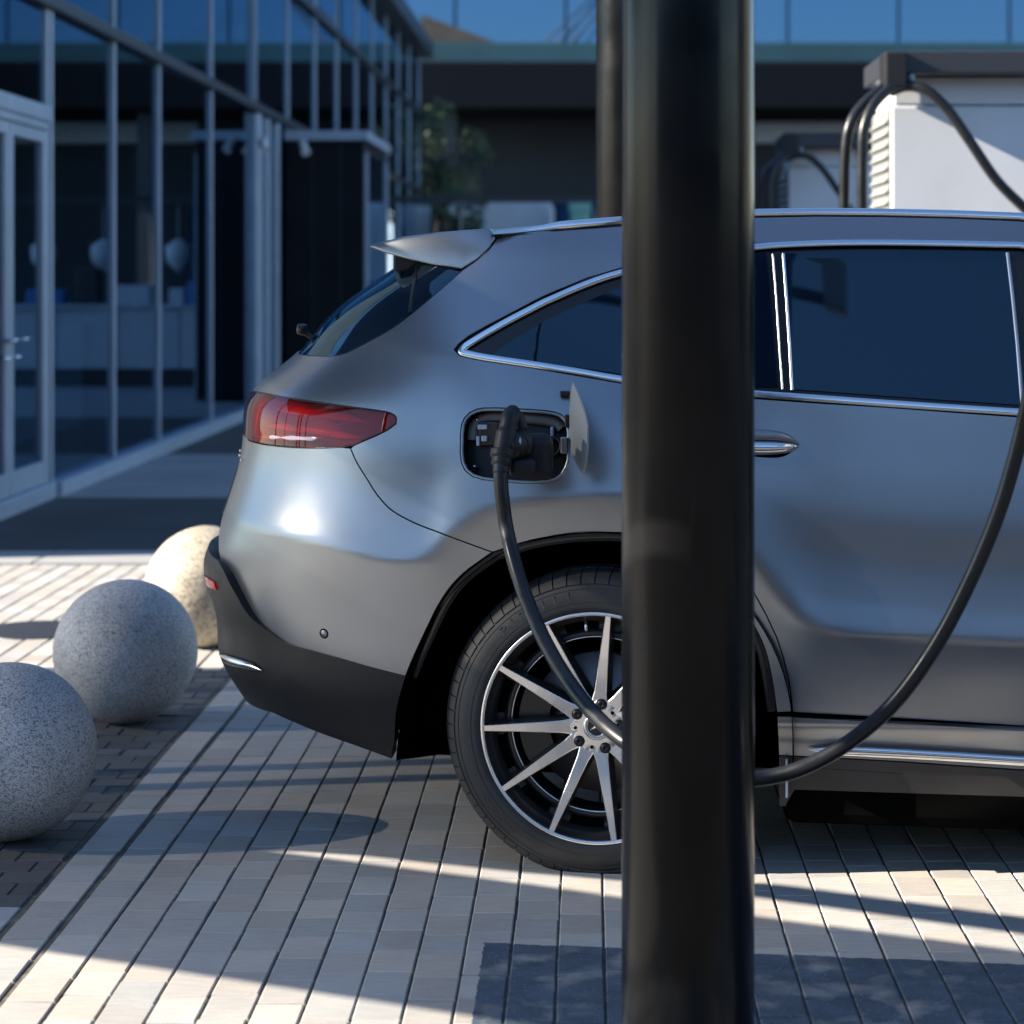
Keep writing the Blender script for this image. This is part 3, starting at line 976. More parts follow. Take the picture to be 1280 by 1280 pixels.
# ---- door handle
def handle():
    hs, hz = SB.inv(943, 556)
    s1, z1 = SB.inv(999, 557.5)
    S0 = 2*hs - s1 - .01
    K = 22
    for nm, mt, za, zb_, off in (('door_handle', PT, .012, .040, .020), ('handle_chrome', CH, -.020, .013, .027), ('handle_recess', M['void'], -.046, -.019, .008)):
        V = []; F = []; n = 10
        for i in range(K):
            t = i/(K-1); s = S0+(s1-S0)*t
            env = max(.03, (1-abs(2*t-1)**3.2))**.6
            zc = hz + (z1-hz)*t
            base = SB.pos(np.array([s]), np.array([zc]))[0]
            for j in range(n):
                a = 2*math.pi*j/n
                V.append((base[0], base[1] - .004 - off*env*(.5+.5*math.cos(a))*1.2 + .006, base[2] + ((za+zb_)/2 + (zb_-za)/2*math.sin(a))*env))
        for i in range(K-1):
            for j in range(n):
                j2 = (j+1) % n; F.append((i*n+j, i*n+j2, (i+1)*n+j2, (i+1)*n+j))
        F.append(tuple(range(n))[::-1]); F.append(tuple((K-1)*n+j for j in range(n)))
        me = mesh_from(nm, V, F, True)
        bm = bmesh.new(); bm.from_mesh(me); bmesh.ops.recalc_face_normals(bm, faces=bm.faces[:]); bm.to_mesh(me); bm.free()
        link(nm, me, mt, RD)
handle()

# ---- sill
def ext(line, u, dz): return line + [(u, line[-1][1]+dz)]
st = C_([(972,894),(1060,898.5),(1130,902.5),(1200,906.5),(1275,911.5)])
smid = C_([(973.5,944),(1060,948),(1130,952),(1200,957),(1275,962)])
sbt = C_([(974,1007),(1060,1011.5),(1130,1016),(1200,1020),(1275,1025)])
def sill_shape(V2, pos, nr):
    z = V2[:, 1]
    b = .018*np.exp(-((z-.375)/.035)**2)
    p2 = pos.copy(); p2[:, 1] -= b
    n2 = nr.copy(); n2[:, 2] += 2*(z-.375)/.035**2*b*1.0
    n2 /= np.linalg.norm(n2, axis=1, keepdims=True)
    return p2, n2
panel('sill', ext(st, 2.40, -.004) + ext(smid, 2.40, -.004)[::-1], PT, CAR, step=.012, gap=.001, flange=.02, shape=sill_shape)
panel('sill_panel', ext(smid, 2.40, -.004) + ext(sbt, 2.40, -.003)[::-1], M['sill_black'], CAR, step=.025, gap=.0008, flange=.03, off=.004)
strip('sill_trim', C_([(1010,935),(1040,936),(1080,937.5),(1130,940),(1200,944),(1275,949)]) + [(2.2, SB.inv(1275,949)[1])], .026, .010, CH, CAR, off=.012, taper=.03)
pc = C_([(1016,959),(1128,966),(1122,1003),(1012,997)])
strip('jack_cover', pc, .0022, .0012, M['void'], CAR, off=.006, closed=True, n=4)

# ---- dark body shell behind the gaps, underbody, arch liners
shell = rail_lo + roof_front + win_front_top[::-1] + top_out + nose + bot_out + [SB.inv(943,497), SB.inv(1275,520), (2.1,1.07), (2.3,1.07)] + [(2.36,.40)] + C_([(1275,925),(980,905)]) + arch_r + arch_l
sb = C_([(500,850)]) + C_([(420,825),(355,806),(330,790)]) + [(S_at(60), .82), (S_at(66), zgl)] + glass_edge[::-1] + sp_seam
panel('inner_shell', shell + sb, M['void'], CAR, step=.04, gap=.012, flange=0, off=-.024, holes=[inset(np.array(port), -.012)])
MB().box((-.40, .32, .17), (.36, 2*HALF-.32, .42), bevel=.03).obj('sun_block_box', M['void'], CAR)  # box added between the rear wheels to stop sun leaking under the car
MB().box((.45, .10, .115), (3.45, 2*HALF-.10, .40), bevel=.03).obj('underbody', M['void'], CAR)
MB().box((-.80, .34, .265), (-.42, 2*HALF-.34, .42), bevel=.03).obj('rear_undertray', M['void'], CAR)
MB().box((-.44, .62, .40), (2.3, 2*HALF-.62, 1.02), bevel=.03).obj('cabin_floor', M['void'], CAR)
def liner(cx, parts, r=.479):
    V = []; F = []
    prof = [(cx-.494, .26), (cx-.489, .32)] + arcp(cx, .354, r, 178, 0, 40) + [(cx+r, .25)]
    for k, w in enumerate((.012, .05, .30, .52)):
        for u, z in prof: V.append((u, w, z if z > .27 else z - (0, .004, .05, .09)[k]))
    n = len(prof)
    for k in range(3):
        for i in range(n-1): F.append((k*n+i, k*n+i+1, (k+1)*n+i+1, (k+1)*n+i))
    F.append(tuple(3*n+i for i in range(n)))
    link('wheel_arch_liner', mesh_from('wheel_arch_liner', V, F, False), M['void'], CAR)
    link('wheel_arch_liner', mesh_from('wheel_arch_liner', mirrored(V), F, False), M['void'], CAR)
liner(0.0, None); liner(WB, None, .476)
# moulded black lip just inside the arch edge
lip = [(a+.0, b) for a, b in (arch_r + arch_l)]
lc = np.array([0.0, .354])
lip = [tuple(lc + (np.array(q)-lc)*.972) for q in lip]
strip('arch_lip', lip, .026, .006, BK, CAR, off=-.010, n=6)
MB().box((-.005, .03, -.085), (.005, .10, .085)).obj('mud_flap', M['white_metal'], CAR, loc=(.462, .05, .235)).scale = (.5, .6, .55)

# ---- charge port
PORT = panel('charge_port', port, M['plug'], CAR, step=.012, gap=-.001, flange=0, off=-.055, mirror=False)
pp = np.array(resample(port, .008))
pos = SB.pos(pp[:, 0], pp[:, 1]); nr = SB.nrm(pp[:, 0], pp[:, 1])
V = [tuple(q) for q in pos - nr*.001] + [tuple(q) for q in pos - nr*.056]
n = len(pp)
link('port_wall', mesh_from('port_wall', V, [(i, (i+1) % n, n+(i+1) % n, n+i) for i in range(n)], True), M['plug'], PORT)
strip('port_rim', [tuple(q) for q in inset(pp, .004)], .009, .005, PT, PORT, off=-.004, closed=True, n=6, mirror=False)
def port_pt(px, py, depth=.05):
    s, z = SB.inv(px, py); q = SB.pos(np.array([s]), np.array([z]))[0]; nn = SB.nrm(np.array([s]), np.array([z]))[0]
    return q - nn*depth, nn
for px, py, r_, nm in ((655,556,.034,'socket'), (688,556,.024,'socket')):
    q, nn = port_pt(px, py, .052)
    disc_at(q, nn, [(0,.006),(r_*.82,.006),(r_*.82,.036),(r_,.038),(r_*1.06,.02),(r_*1.08,0)], nm, M['plug'], PORT, 28)
for px, py in ((588,582),(592,522)):
    q, nn = port_pt(px, py, .028)
    disc_at(q, nn, [(0,.004),(.004,.003),(.0045,-.03)], 'port_screw', M['chrome'], PORT, 14)
for px, py, w_, h_ in ((600,531,.012,.006),(602,546,.007,.007),(594,549,.004,.012)):
    q, nn = port_pt(px, py, .030)
    mb = MB().box((-w_, -.012, -h_), (w_, .012, h_), bevel=.002)
    me = mb.mesh('latch_bracket'); me.transform(Matrix.Translation(Vector(q)))
    link('latch_bracket', me, M['alu'], PORT)
strip('port_frame', C_(catmull([(584,548),(587,530),(600,519),(625,516),(662,518),(690,522),(701,531)], 4)), .030, .014, M['port_grey'], PORT, off=-.040, mirror=False, n=6)
q, nn = port_pt(606, 538, .045)
mb = MB().box((-.028, -.012, -.03), (.028, .012, .03), bevel=.006); me = mb.mesh('port_frame'); me.transform(Matrix.Translation(Vector(q))); link('port_frame', me, M['graphite'], PORT)
q, nn = port_pt(688, 535, .04)
mb = MB().box((-.004, -.01, -.022), (.004, .02, .012), bevel=.002); me = mb.mesh('latch_bracket'); me.transform(Matrix.Translation(Vector(q))); link('latch_bracket', me, M['alu'], PORT)

# ---- open flap: hinged on the front edge of the port and swung out past square
def flap():
    hs, hz = SB.inv(713, 545)
    hp = SB.pos(np.array([hs]), np.array([hz]))[0]
    half = np.array([(0,.133),(.03,.115),(.075,.085),(.115,.055),(.145,.012),(.15,-.03),(.140,-.055),(.115,-.075),(.06,-.052),(.03,-.03),(0,.0)])
    px = [(716.5,477.5),(721,488),(727,503),(732.5,520),(735,535),(735,560),(733,578),(729.5,593),(725,587),(718,573),(713,560),(711.8,545),(712,515),(714,492)]
    # the flap lies in a plane through the hinge, opened about 112 degrees
    ang = R(110)
    ax = np.array([math.cos(math.pi-ang), -math.sin(math.pi-ang), 0])        # direction of the flap away from the hinge (car u, w)
    nrm = np.array([ax[1], -ax[0], 0])
    V = []
    O = P0 + hp[0]*FV + hp[1]*IV
    axw = ax[0]*FV + ax[1]*IV; nw = nrm[0]*FV + nrm[1]*IV
    c0 = np.array([0, 0, HC])
    for x, y in px:
        d = np.array([(x-CX)/FPX, 1, (CY-y)/FPX])
        t = (O - c0).dot(nw)/d.dot(nw)
        P = c0 + d*t
        rel = P - P0
        V.append(np.array([rel.dot(FV), rel.dot(IV), P[2]]))
    V = np.array(V); n = len(V); c = V.mean(0)
    off = nrm*.007
    # domed: outer ring, inner ring, centre on each face
    rings = [V-off*.3, c+(V-c)*.94 - off*.55, V+off*.3, c+(V-c)*.94+off*.55]
    VV = np.concatenate(rings + [[c-off*.65], [c+off*.65]]); F = []
    for i in range(n):
        j = (i+1) % n
        F += [(i, j, n+j, n+i), (n+i, n+j, 4*n), (2*n+j, 2*n+i, 3*n+i, 3*n+j), (3*n+j, 3*n+i, 4*n+1), (i, 2*n+i, 2*n+j, j)]
    me = mesh_from('charge_flap', VV, F, True)
    bm = bmesh.new(); bm.from_mesh(me); bmesh.ops.recalc_face_normals(bm, faces=bm.faces[:]); bm.to_mesh(me); bm.free()
    me.set_sharp_from_angle(angle=R(35))
    FL = link('charge_flap', me, pm('flap_inner_grey', (.27, .28, .285), .42), CAR)
    for (x, y, a, b, cc) in ((707,492,.012,.008,.007),(710,526,.006,.012,.016),(706,556,.008,.01,.02)):
        s, z = SB.inv(x, y); q = SB.pos(np.array([s]), np.array([z]))[0]
        mb = MB().box((q[0]-a, q[1]-.02, q[2]-cc), (q[0]+a, q[1]+.004, q[2]+cc), bevel=.003)
        mb.obj('flap_hinge', BK if y < 550 else PT, FL)
flap()

# ---- rear wiper boss, standing proud of the rear window silhouette
s, z = SB.inv(384, 432)
def wiper():
    A = SB.pos(np.array([S_at(58)]), np.array([1.335]))[0]
    u1, z1 = px_on_plane(378, 412, A[1]+.02)
    b = MB().tube(catmull([(u1+.07, A[1]+.03, z1-.045), (u1+.035, A[1]+.025, z1-.03), (u1+.008, A[1]+.02, z1-.008), (u1-.004, A[1]+.02, z1+.004), (u1-.012, A[1]+.02, z1+.014)], 4),
                  [.006]*8 + [.010, .013, .016, .017, .016, .013, .010, .006, .002], 12)
    b.obj('rear_wiper', M['graphite'], CAR)
wiper()
# small chrome badge on the tail edge
for dx, dy, a in ((0,0,.010),(-1,6,.008),(1,12,.009)):
    s, z = SB.inv(303+dx, 563+dy)
    q = SB.pos(np.array([s]), np.array([z]))[0]; nn = SB.nrm(np.array([s]), np.array([z]))[0]
    MB().box((q[0]-.006, q[1]-a, q[2]-.004), (q[0]+.004, q[1]+a, q[2]+.004), bevel=.0015).obj('badge', CH, CAR)

# ------------------------------------------------------------------ WHEELS
def wheel_meshes():
    D = {}
    Rt, Wd = .372, .25
    n = 64*5
    def ang(k): return 2*math.pi*(k//5 + (0, .035, .075, .11, .55)[k % 5])/64
    prof = [(.283,.006),(.290,.000),(.298,-.002),(.306,.000),(.318,.0005),(.332,.004),(.343,.010),(.349,.013),(.352,.0115),(.3605,.017),(.3675,.026),(.3725,.038),(.3745,.041),(.3738,.044),
            (.378,.052),(.381,.070),(.3815,.085),(.373,.0865),(.373,.094),(.3815,.0955),(.383,.12),(.383,.13),(.3815,.155),(.373,.156),(.373,.164),(.3815,.165),(.377,.19),(.366,.215),(.345,.235),(.30,.25),(.28,.245)]
    V = []; F = []
    for i, (r, h) in enumerate(prof):
        for k in range(n):
            a = ang(k)
            rr, hh = r, h
            if 8 <= i <= 14 and k % 5 in (1, 2): rr = r-.004 if i > 9 else r-.0015; hh = h+.003
            if 14 < i <= 28 and k % 5 in (1, 2) and i not in (17,18,23,24): rr = r-.004
            zz = rr*math.sin(a)
            if zz < -.3545: hh -= (-.3545-zz)*.35*(1 if h < .125 else -1); zz = -.3545
            V.append((rr*math.cos(a), hh, zz))
    for i in range(len(prof)-1):
        for k in range(n):
            k2 = (k+1) % n; F.append((i*n+k, i*n+k2, (i+1)*n+k2, (i+1)*n+k))
    me = mesh_from('tyre', V, F, True)
    bm = bmesh.new(); bm.from_mesh(me); bmesh.ops.recalc_face_normals(bm, faces=bm.faces[:]); bm.to_mesh(me); bm.free()
    me.set_sharp_from_angle(angle=R(33))
    D['tyre'] = me
    # bright outer lip
    b = MB().lathe([(.2845,.008),(.2838,.003),(.282,.001),(.2755,.0015),(.2742,.004),(.272,.016)], 160, axis='y'); D['rim_lip'] = b.mesh('rim_lip')
    # barrel: dish, step ring, inner drum
    b = MB().lathe([(.2735,.008),(.270,.018),(.262,.030),(.258,.034),(.256,.060),(.250,.066),(.232,.068),(.229,.062),(.226,.060),(.216,.0605),(.2145,.063),(.2125,.085),(.215,.16),(.25,.22)], 128, axis='y'); D['rim_barrel'] = b.mesh('rim_barrel')
    b = MB().lathe([(.2162,.0588),(.2148,.0582),(.2135,.0605)], 128, axis='y'); D['rim_step'] = b.mesh('rim_step')
    return D
WD = wheel_meshes()

def spoke_mesh():
    # radial along +x; front face bright, flanks dark
    xs = [.052,.066,.085,.12,.17,.22,.255,.2745]
    hw = [.0240,.0185,.0150,.0132,.0112,.0092,.0078,.0072]
    yy = [.030,.0285,.026,.021,.0145,.009,.005,.003]
    V = []; F = []; MI = []
    for x, h, y in zip(xs, hw, yy):
        dp = .050 if x < .2 else .030
        V += [(x, y+.0015, -h), (x, y, -h*.86), (x, y, h*.86), (x, y+.0015, h), (x, y+dp, h*1.55), (x, y+dp, -h*1.55)]
    for i in range(len(xs)-1):
        a, b = i*6, (i+1)*6
        for j, mi in ((0,0),(1,0),(2,0),(3,1),(4,1),(5,1)):
            j2 = (j+1) % 6
            F.append((a+j, a+j2, b+j2, b+j)); MI.append(mi)
    F.append((0,1,2,3,4,5)); MI.append(1)
    k = (len(xs)-1)*6
    F.append(tuple(k+j for j in range(6))[::-1]); MI.append(1)
    me = mesh_from('spoke', V, F, False, MI)
    bm = bmesh.new(); bm.from_mesh(me); bmesh.ops.recalc_face_normals(bm, faces=bm.faces[:]); bm.to_mesh(me); bm.free()
    return me

def hub_mesh():
    # machined hub face with a scalloped edge (one lobe per spoke), lug wells recessed
    n = 264; V = []; F = []; MI = []
    def rr(a):
        c = math.cos(11*(a - R(SPK0)))
        return .0655 + .0075*c
    for k in range(n):
        a = 2*math.pi*k/n
        for r, y in ((.0325,.0300),(.034,.0285),(.045,.0285),(rr(a)-.004,.0287),(rr(a),.0305),(rr(a)*.99,.075)):
            V.append((r*math.cos(a), y, r*math.sin(a)))
    for k in range(n):
        k2 = (k+1) % n
        for j in range(5):
            F.append((k*6+j, k2*6+j, k2*6+j+1, k*6+j+1)); MI.append(0 if j < 4 else 1)
    me = mesh_from('hub_face', V, F, True, MI)
    bm = bmesh.new(); bm.from_mesh(me); bmesh.ops.recalc_face_normals(bm, faces=bm.faces[:]); bm.to_mesh(me); bm.free()
    me.set_sharp_from_angle(angle=R(30))
    return me
SPK0 = 181.5
SPM, HBM = spoke_mesh(), hub_mesh()

def build_wheel(cx, side):
    W = empty('wheel')
    W.parent = CAR
    W.location = (cx, .014 if side == 0 else 2*HALF-.014, .354)
    if side: W.rotation_euler = (0, 0, math.pi)
    mats = {'tyre': M['rubber'], 'rim_lip': M['alloy'], 'rim_barrel': M['graphite'], 'rim_step': M['alloy']}
    for k, me in WD.items():
        o = bpy.data.objects.new(k, me); COL.objects.link(o); o.parent = W
        if not me.materials: me.materials.append(mats[k])
    for k in range(11):
        o = bpy.data.objects.new('spoke', SPM); COL.objects.link(o); o.parent = W
        if not SPM.materials:
            SPM.materials.append(M['alloy']); SPM.materials.append(M['graphite'])
        o.rotation_euler = (0, -R(SPK0 + k*360/11), 0)
    o = bpy.data.objects.new('hub_face', HBM); COL.objects.link(o); o.parent = W
    if not HBM.materials: HBM.materials.append(M['alloy']); HBM.materials.append(M['graphite'])
    return W
def wheel_details(W):
    for k in range(5):
        a = R(5 + 72*k)
        b = MB()
        b.lathe([(.0135,.0272),(.0125,.0262),(.0120,.0275),(.0115,.0262),(.0095,.0240),(.0080,.0230),(.0075,.0225),(.0035,.0225),(.003,.025),(0,.025)][::1], 24, axis='y')
        o = b.obj('lug_bolt', M['cladding'], W, loc=(.056*math.cos(a), 0, .056*math.sin(a)))
        a2 = a + R(36)
        b = MB().lathe([(.0045,.0268),(.004,.0262),(0,.0262)], 14, axis='y')
        b.obj('hub_dimple', M['void'], W, loc=(.052*math.cos(a2), .0012, .052*math.sin(a2)))
    # centre cap: ring of leaves round a three pointed star
    b = MB().lathe([(.0322,.031),(.0315,.0262),(.029,.0248),(.024,.0250),(.0222,.0262),(.0215,.028)], 64, axis='y')
    cap = b.obj('hub_cap', M['alloy'], W)
    MB().lathe([(.0222,.0275),(.010,.0268),(0,.0266)], 48, axis='y').obj('cap_disc', M['black_trim'], W)
    b = MB()
    for k in range(28):
        a = 2*math.pi*k/28
        c, s = math.cos(a), math.sin(a)
        for sg in (-1, 1):
            p0 = Vector((.0255*c, .0246, .0255*s)); tn = Vector((-s, 0, c))*.0022 + Vector((c, 0, s))*.0022*sg
            b.tube([p0, p0+tn], [.0009, .0004], 5)
    b.obj('cap_wreath', M['graphite'], W)
    b = MB()
    for k in range(3):
        a = R(90+120*k)
        c, s = math.cos(a), math.sin(a)
        tx, tz = -s, c
        tip = (.0185*c, .0262, .0185*s)
        b.add([tip, (.0035*tx, .0258, .0035*tz), (-.0035*tx, .0258, -.0035*tz), (.004*c, .0235, .004*s)], [(0,1,3),(0,3,2),(0,2,1)])
    b.obj('cap_star', M['chrome'], W, recalc=True)
    # brake disc, caliper, hub carrier behind the spokes
    MB().lathe([(.05,.085),(.09,.084),(.095,.092),(.172,.092),(.174,.098),(.174,.112)], 72, axis='y').obj('brake_disc', M['disc'], W)
    b = MB()
    for k in range(9):
        a0, a1 = R(150+60*k/9), R(150+60*(k+1)/9)
        pts = []
        for rr_ in (.125, .200):
            for aa in (a0, a1):
                for y in (.074, .122): pts.append((rr_*math.cos(aa), y, rr_*math.sin(aa)))
        b.add(pts, [(0,1,3,2),(4,6,7,5),(0,2,6,4),(1,5,7,3),(0,4,5,1),(2,3,7,6)])
    b.obj('brake_caliper', M['graphite'], W)
    # pockets in the dish between the spokes
    b = MB()
    for k in range(11):
        for half in (0,):
            a0 = SPK0 + k*360/11 + 6.5; a1 = a0 + 360/11 - 13
            pr = []
            for rr_, y in ((.2335,.0645),(.2535,.0600)):
                for i in range(7):
                    a = R(a0+(a1-a0)*i/6); pr.append((rr_*math.cos(a), y, rr_*math.sin(a)))
            b.add(pr, [(i, i+1, 8+i, 7+i) for i in range(6)])
    b.obj('rim_pocket', M['void'], W)['kind'] = 'stuff'
    # valve
    a = R(96)
    b = MB().tube([(.262*math.cos(a), .036, .262*math.sin(a)), (.235*math.cos(a), .022, .235*math.sin(a))], [.005, .004], 10)
    b.obj('valve_stem', M['chrome'], W)

def tyre_text(W, txt, r0, size, a_mid, spacing):
    """raised lettering round the side wall"""
    V = []; F = []
    a = a_mid + spacing*(len(txt)-1)/2
    for ch in txt:
        if ch != ' ':
            cu = bpy.data.curves.new('letter', 'FONT')
            cu.body = ch; cu.size = size; cu.align_x = 'CENTER'; cu.extrude = .0008; cu.resolution_u = 2; cu.offset = .0004
            to = bpy.data.objects.new('letter_tmp', cu); COL.objects.link(to)
            dg = bpy.context.evaluated_depsgraph_get()
            me = bpy.data.meshes.new_from_object(to.evaluated_get(dg))
            b = len(V)
            ar = R(a)
            for v in me.vertices:
                x, y, z = v.co
                x *= 1.25
                r = r0 + y; t = ar - x/r0
                V.append((r*math.cos(t), .0006 - z + max(0, (r-.318))*.18, r*math.sin(t)))
            for p_ in me.polygons: F.append(tuple(b+i for i in p_.vertices))
            bpy.data.objects.remove(to, do_unlink=True); bpy.data.curves.remove(cu); bpy.data.meshes.remove(me)
        a -= spacing
    me = mesh_from('tyre_lettering', V, F)
    link('tyre_lettering', me, M['rubber_text'], W)

for cx in (0.0, WB):
    for side in (0, 1):
        W = build_wheel(cx, side)
        if side == 0 and cx == 0.0:
            wheel_details(W)
            tyre_text(W, 'PIRELLI', .3145, .032, 118, 5.4)
            tyre_text(W, 'PIRELLI', .3145, .032, 298, 5.4)
            tyre_text(W, 'P ZERO', .318, .017, 222, 3.4)
            for rr_ in (.3085, .3405):
                MB().lathe([(rr_-.0009,.0012 if rr_ < .32 else .0088),(rr_,-.0012 if rr_ < .32 else .0068),(rr_+.0009,.0012 if rr_ < .32 else .0090)], 160, axis='y').obj('side_wall_rib', M['rubber_text'], W)

# ------------------------------------------------------------------ GROUND AND PAVING
def sheet(name, x0, x1, y0, y1, z, mat):
    o = link(name, mesh_from(name, [(x0,y0,z),(x1,y0,z),(x1,y1,z),(x0,y1,z)], [(0,1,2,3)]), mat)
    return tag(o, kind='structure')
sheet('ground', -500, 500, -400, 900, -.05, M['asphalt'])
pav = MB().box((-4.6, -3.0, -.045), (4.2, 11.40, -.0045)).obj('pavement', M['sand'])
tag(pav, kind='structure')
road = sheet('road', -3.55, 30, 11.9, 15.0, -.02, M['asphalt'])
walk = MB().box((-3.55, 15.0, -.045), (30, 18.6, -.012)).obj('footpath', M['slab']); tag(walk, kind='structure')
sheet('far_road', -3.55, 30, 18.6, 23.5, -.02, M['asphalt'])
walk2 = MB().box((-3.55, 23.5, -.045), (30, 46, -.012)).obj('forecourt', M['slab']); tag(walk2, kind='structure')
kb = empty('kerb', (0, 0, 0)); tag(kb, kind='structure')
for k in range(14):
    x = -4.6 + k*.6
    MB().box((x+.004, 11.405, -.045), (x+.596, 11.895, .012), bevel=.006).obj('kerb_stone', M['slab'], kb)

def paver_mesh(name, w, l, mat, b=.0025):
    v = []
    for (a, c, z) in ((w/2, l/2, -.020), (w/2, l/2, -b), (w/2-b, l/2-b, 0)):
        v += [(-a,-c,z),(a,-c,z),(a,c,z),(-a,c,z)]
    f = [(8,9,10,11)]
    for k in (0, 4):
        for i in range(4):
            j = (i+1) % 4
            f.append((k+i, k+j, k+4+j, k+4+i))
    me = mesh_from(name, v, f); me.materials.append(mat)
    return me
cols = [(-1.289, -1.187), (-1.170, -1.0705)] + [(-1.0625 + .1*k, -1.0625 + .1*k + .0950) for k in range(44)]
pavers = []
PL = .1515
for ci, (a, b) in enumerate(cols):
    y = 3.75 + (ci*.37 % 1)*PL*.5 + rnd.uniform(0, .03)
    while y < 11.38:
        l = min(PL, 11.395 - y)
        if l > .03: pavers.append((a, b, y, l - .0048, 'pale'))
        y += PL
def view_px(x, y): return CX + FPX*x/y, CY + FPX*HC/y
def visible(x, y):
    px, py = view_px(x, y)
    return -15 < px < 1295 and py < 1300 and not (790 < px < 930) and not (y > 5.9 and px > 500 and py < 950) and not (y > 5.75 and px > 940)
rest = []
ind = []
for p_ in pavers:
    xm, ym = (p_[0]+p_[1])/2, p_[2]+p_[3]/2
    (ind if visible(xm, ym) else rest).append(p_)
ind.sort(key=lambda p_: p_[2])
rest += ind[296:]; ind = ind[:296]
pmesh = {}
for a, b, y, l, kind in ind:
    key = (round(b-a, 4), round(l, 3))
    if key not in pmesh: pmesh[key] = paver_mesh('paver', b-a, l, M['pale'])
    o = bpy.data.objects.new('paver', pmesh[key]); COL.objects.link(o); o.parent = pav
    o.location = ((a+b)/2 + rnd.gauss(0, .0006), y+l/2, rnd.uniform(-.0012, .0008))
    o.rotation_euler = (rnd.gauss(0, .004), rnd.gauss(0, .005), rnd.gauss(0, .002))
def joined(name, items, mat, parent):
    V = []; F = []
    for a, b, y, l in items:
        w = b-a; bv = .0025; k0 = len(V); dz = rnd.uniform(-.0012, .0008); t1, t2 = rnd.gauss(0, .004), rnd.gauss(0, .005)
        xm, ym = (a+b)/2, y+l/2
        for (hx, hy, z) in ((w/2, l/2, -.020), (w/2, l/2, -bv), (w/2-bv, l/2-bv, 0)):
            for sx, sy in ((-1,-1),(1,-1),(1,1),(-1,1)):
                V.append((xm+sx*hx, ym+sy*hy, z+dz+sx*hx*t1+sy*hy*t2))
        F.append((k0+8, k0+9, k0+10, k0+11))
        for k in (0, 4):
            for i in range(4):
                j = (i+1) % 4; F.append((k0+k+i, k0+k+j, k0+k+4+j, k0+k+4+i))
    o = link(name, mesh_from(name, V, F), mat, parent); o['kind'] = 'stuff'
    return o
left = []
x = -4.55
while x < -1.33:
    y = 3.75 + rnd.uniform(0, .1)
    while y < 11.38:
        l = min(PL, 11.395-y)
        if l > .03 and not (x+.09 > -1.93 and y < 8.34): left.append((x, x+.0915, y, l-.0022))
        y += PL
    x += .1
joined('paver', [p_[:4] for p_ in rest] + left, M['pale'], pav)
# the charcoal band: granite setts in cross rows, a pale inlay row near the viewer
chn = 0
cm = {}
dark_rest = []
y = 3.78; row = 0
while y < 8.32:
    x = -1.925 + (.06 if row % 2 else 0)
    light = y + .1 < 5.24
    while x < -1.31:
        w = min(.1225, -1.3085 - x)
        if w > .03:
            px, py = view_px(x+w/2, y+.05)
            if px > -10 and py < 1290 and chn < 220 and not light:
                key = round(w, 3)
                if key not in cm: cm[key] = paver_mesh('sett', w, .0985, M['charcoal'], .004)
                o = bpy.data.objects.new('sett', cm[key]); COL.objects.link(o); o.parent = pav
                o.location = (x+w/2, y+.05, rnd.uniform(-.003, .001)); o.rotation_euler = (rnd.gauss(0, .012), rnd.gauss(0, .012), 0)
                chn += 1
            elif light:
                key = ('l', round(w, 3))
                if key not in cm: cm[key] = paver_mesh('sett', w, .0985, M['light_sett'], .003)
                o = bpy.data.objects.new('sett', cm[key]); COL.objects.link(o); o.parent = pav
                o.location = (x+w/2, y+.05, rnd.uniform(-.002, .001)); o.rotation_euler = (rnd.gauss(0, .008), rnd.gauss(0, .008), 0)
            else: dark_rest.append((x, x+w, y, .0985))
        x += w + .0025
    y += .103; row += 1
if dark_rest: joined('sett', dark_rest, M['charcoal'], pav)
# dark disc standing in for a shadow on the sunlit paving
mc = MB().lathe([(0,.004),(.20,.004),(.205,.0035),(.235,.0035),(.24,.001),(.24,-.02)], 40).obj('shadow_disc', M['dark_steel'], loc=(-2.26, 9.29, .001))
tag(mc, 'flat dark disc standing in for a shadow on the sunlit paving behind the middle stone ball', 'painted shadow')

# ------------------------------------------------------------------ GRANITE BALLS
def ball(cx, cy, r, mat, label, seed):
    bm = bmesh.new()
    bmesh.ops.create_icosphere(bm, subdivisions=6, radius=r)
    rs = np.random.RandomState(seed); ph = rs.uniform(0, 6.28, 6)
    for v in bm.verts:
        n = v.co.normalized()
        d = .0012*(math.sin(5*n.x+ph[0])*math.cos(4*n.y+ph[1]) + math.sin(9*n.z+ph[2])*math.cos(7*n.x+ph[3])*.5)
        v.co += n*d
        if v.co.z < -r*.985: v.co.z = -r*.985
    me = bpy.data.meshes.new('granite_ball'); bm.to_mesh(me); bm.free()
    me.polygons.foreach_set('use_smooth', [True]*len(me.polygons))
    o = link('granite_ball', me, mat, loc=(cx, cy, r*.985))
    o.rotation_euler = (0, 0, seed)
    tag(o, label, 'stone ball', 'granite balls in a row beside the parking bay')
ball(-1.503, 5.85, .2285, M['granite'], 'nearest speckled grey granite ball, cut off by the left edge of the photo', 1)
ball(-1.510, 7.39, .2330, M['granite'], 'middle speckled grey granite ball, standing whole on the dark setts', 2)
ball(-1.503, 8.90, .2370, M['granite_sunlit'], 'farthest stone ball, sunlit and sandy, half hidden by the rear of the car', 3)

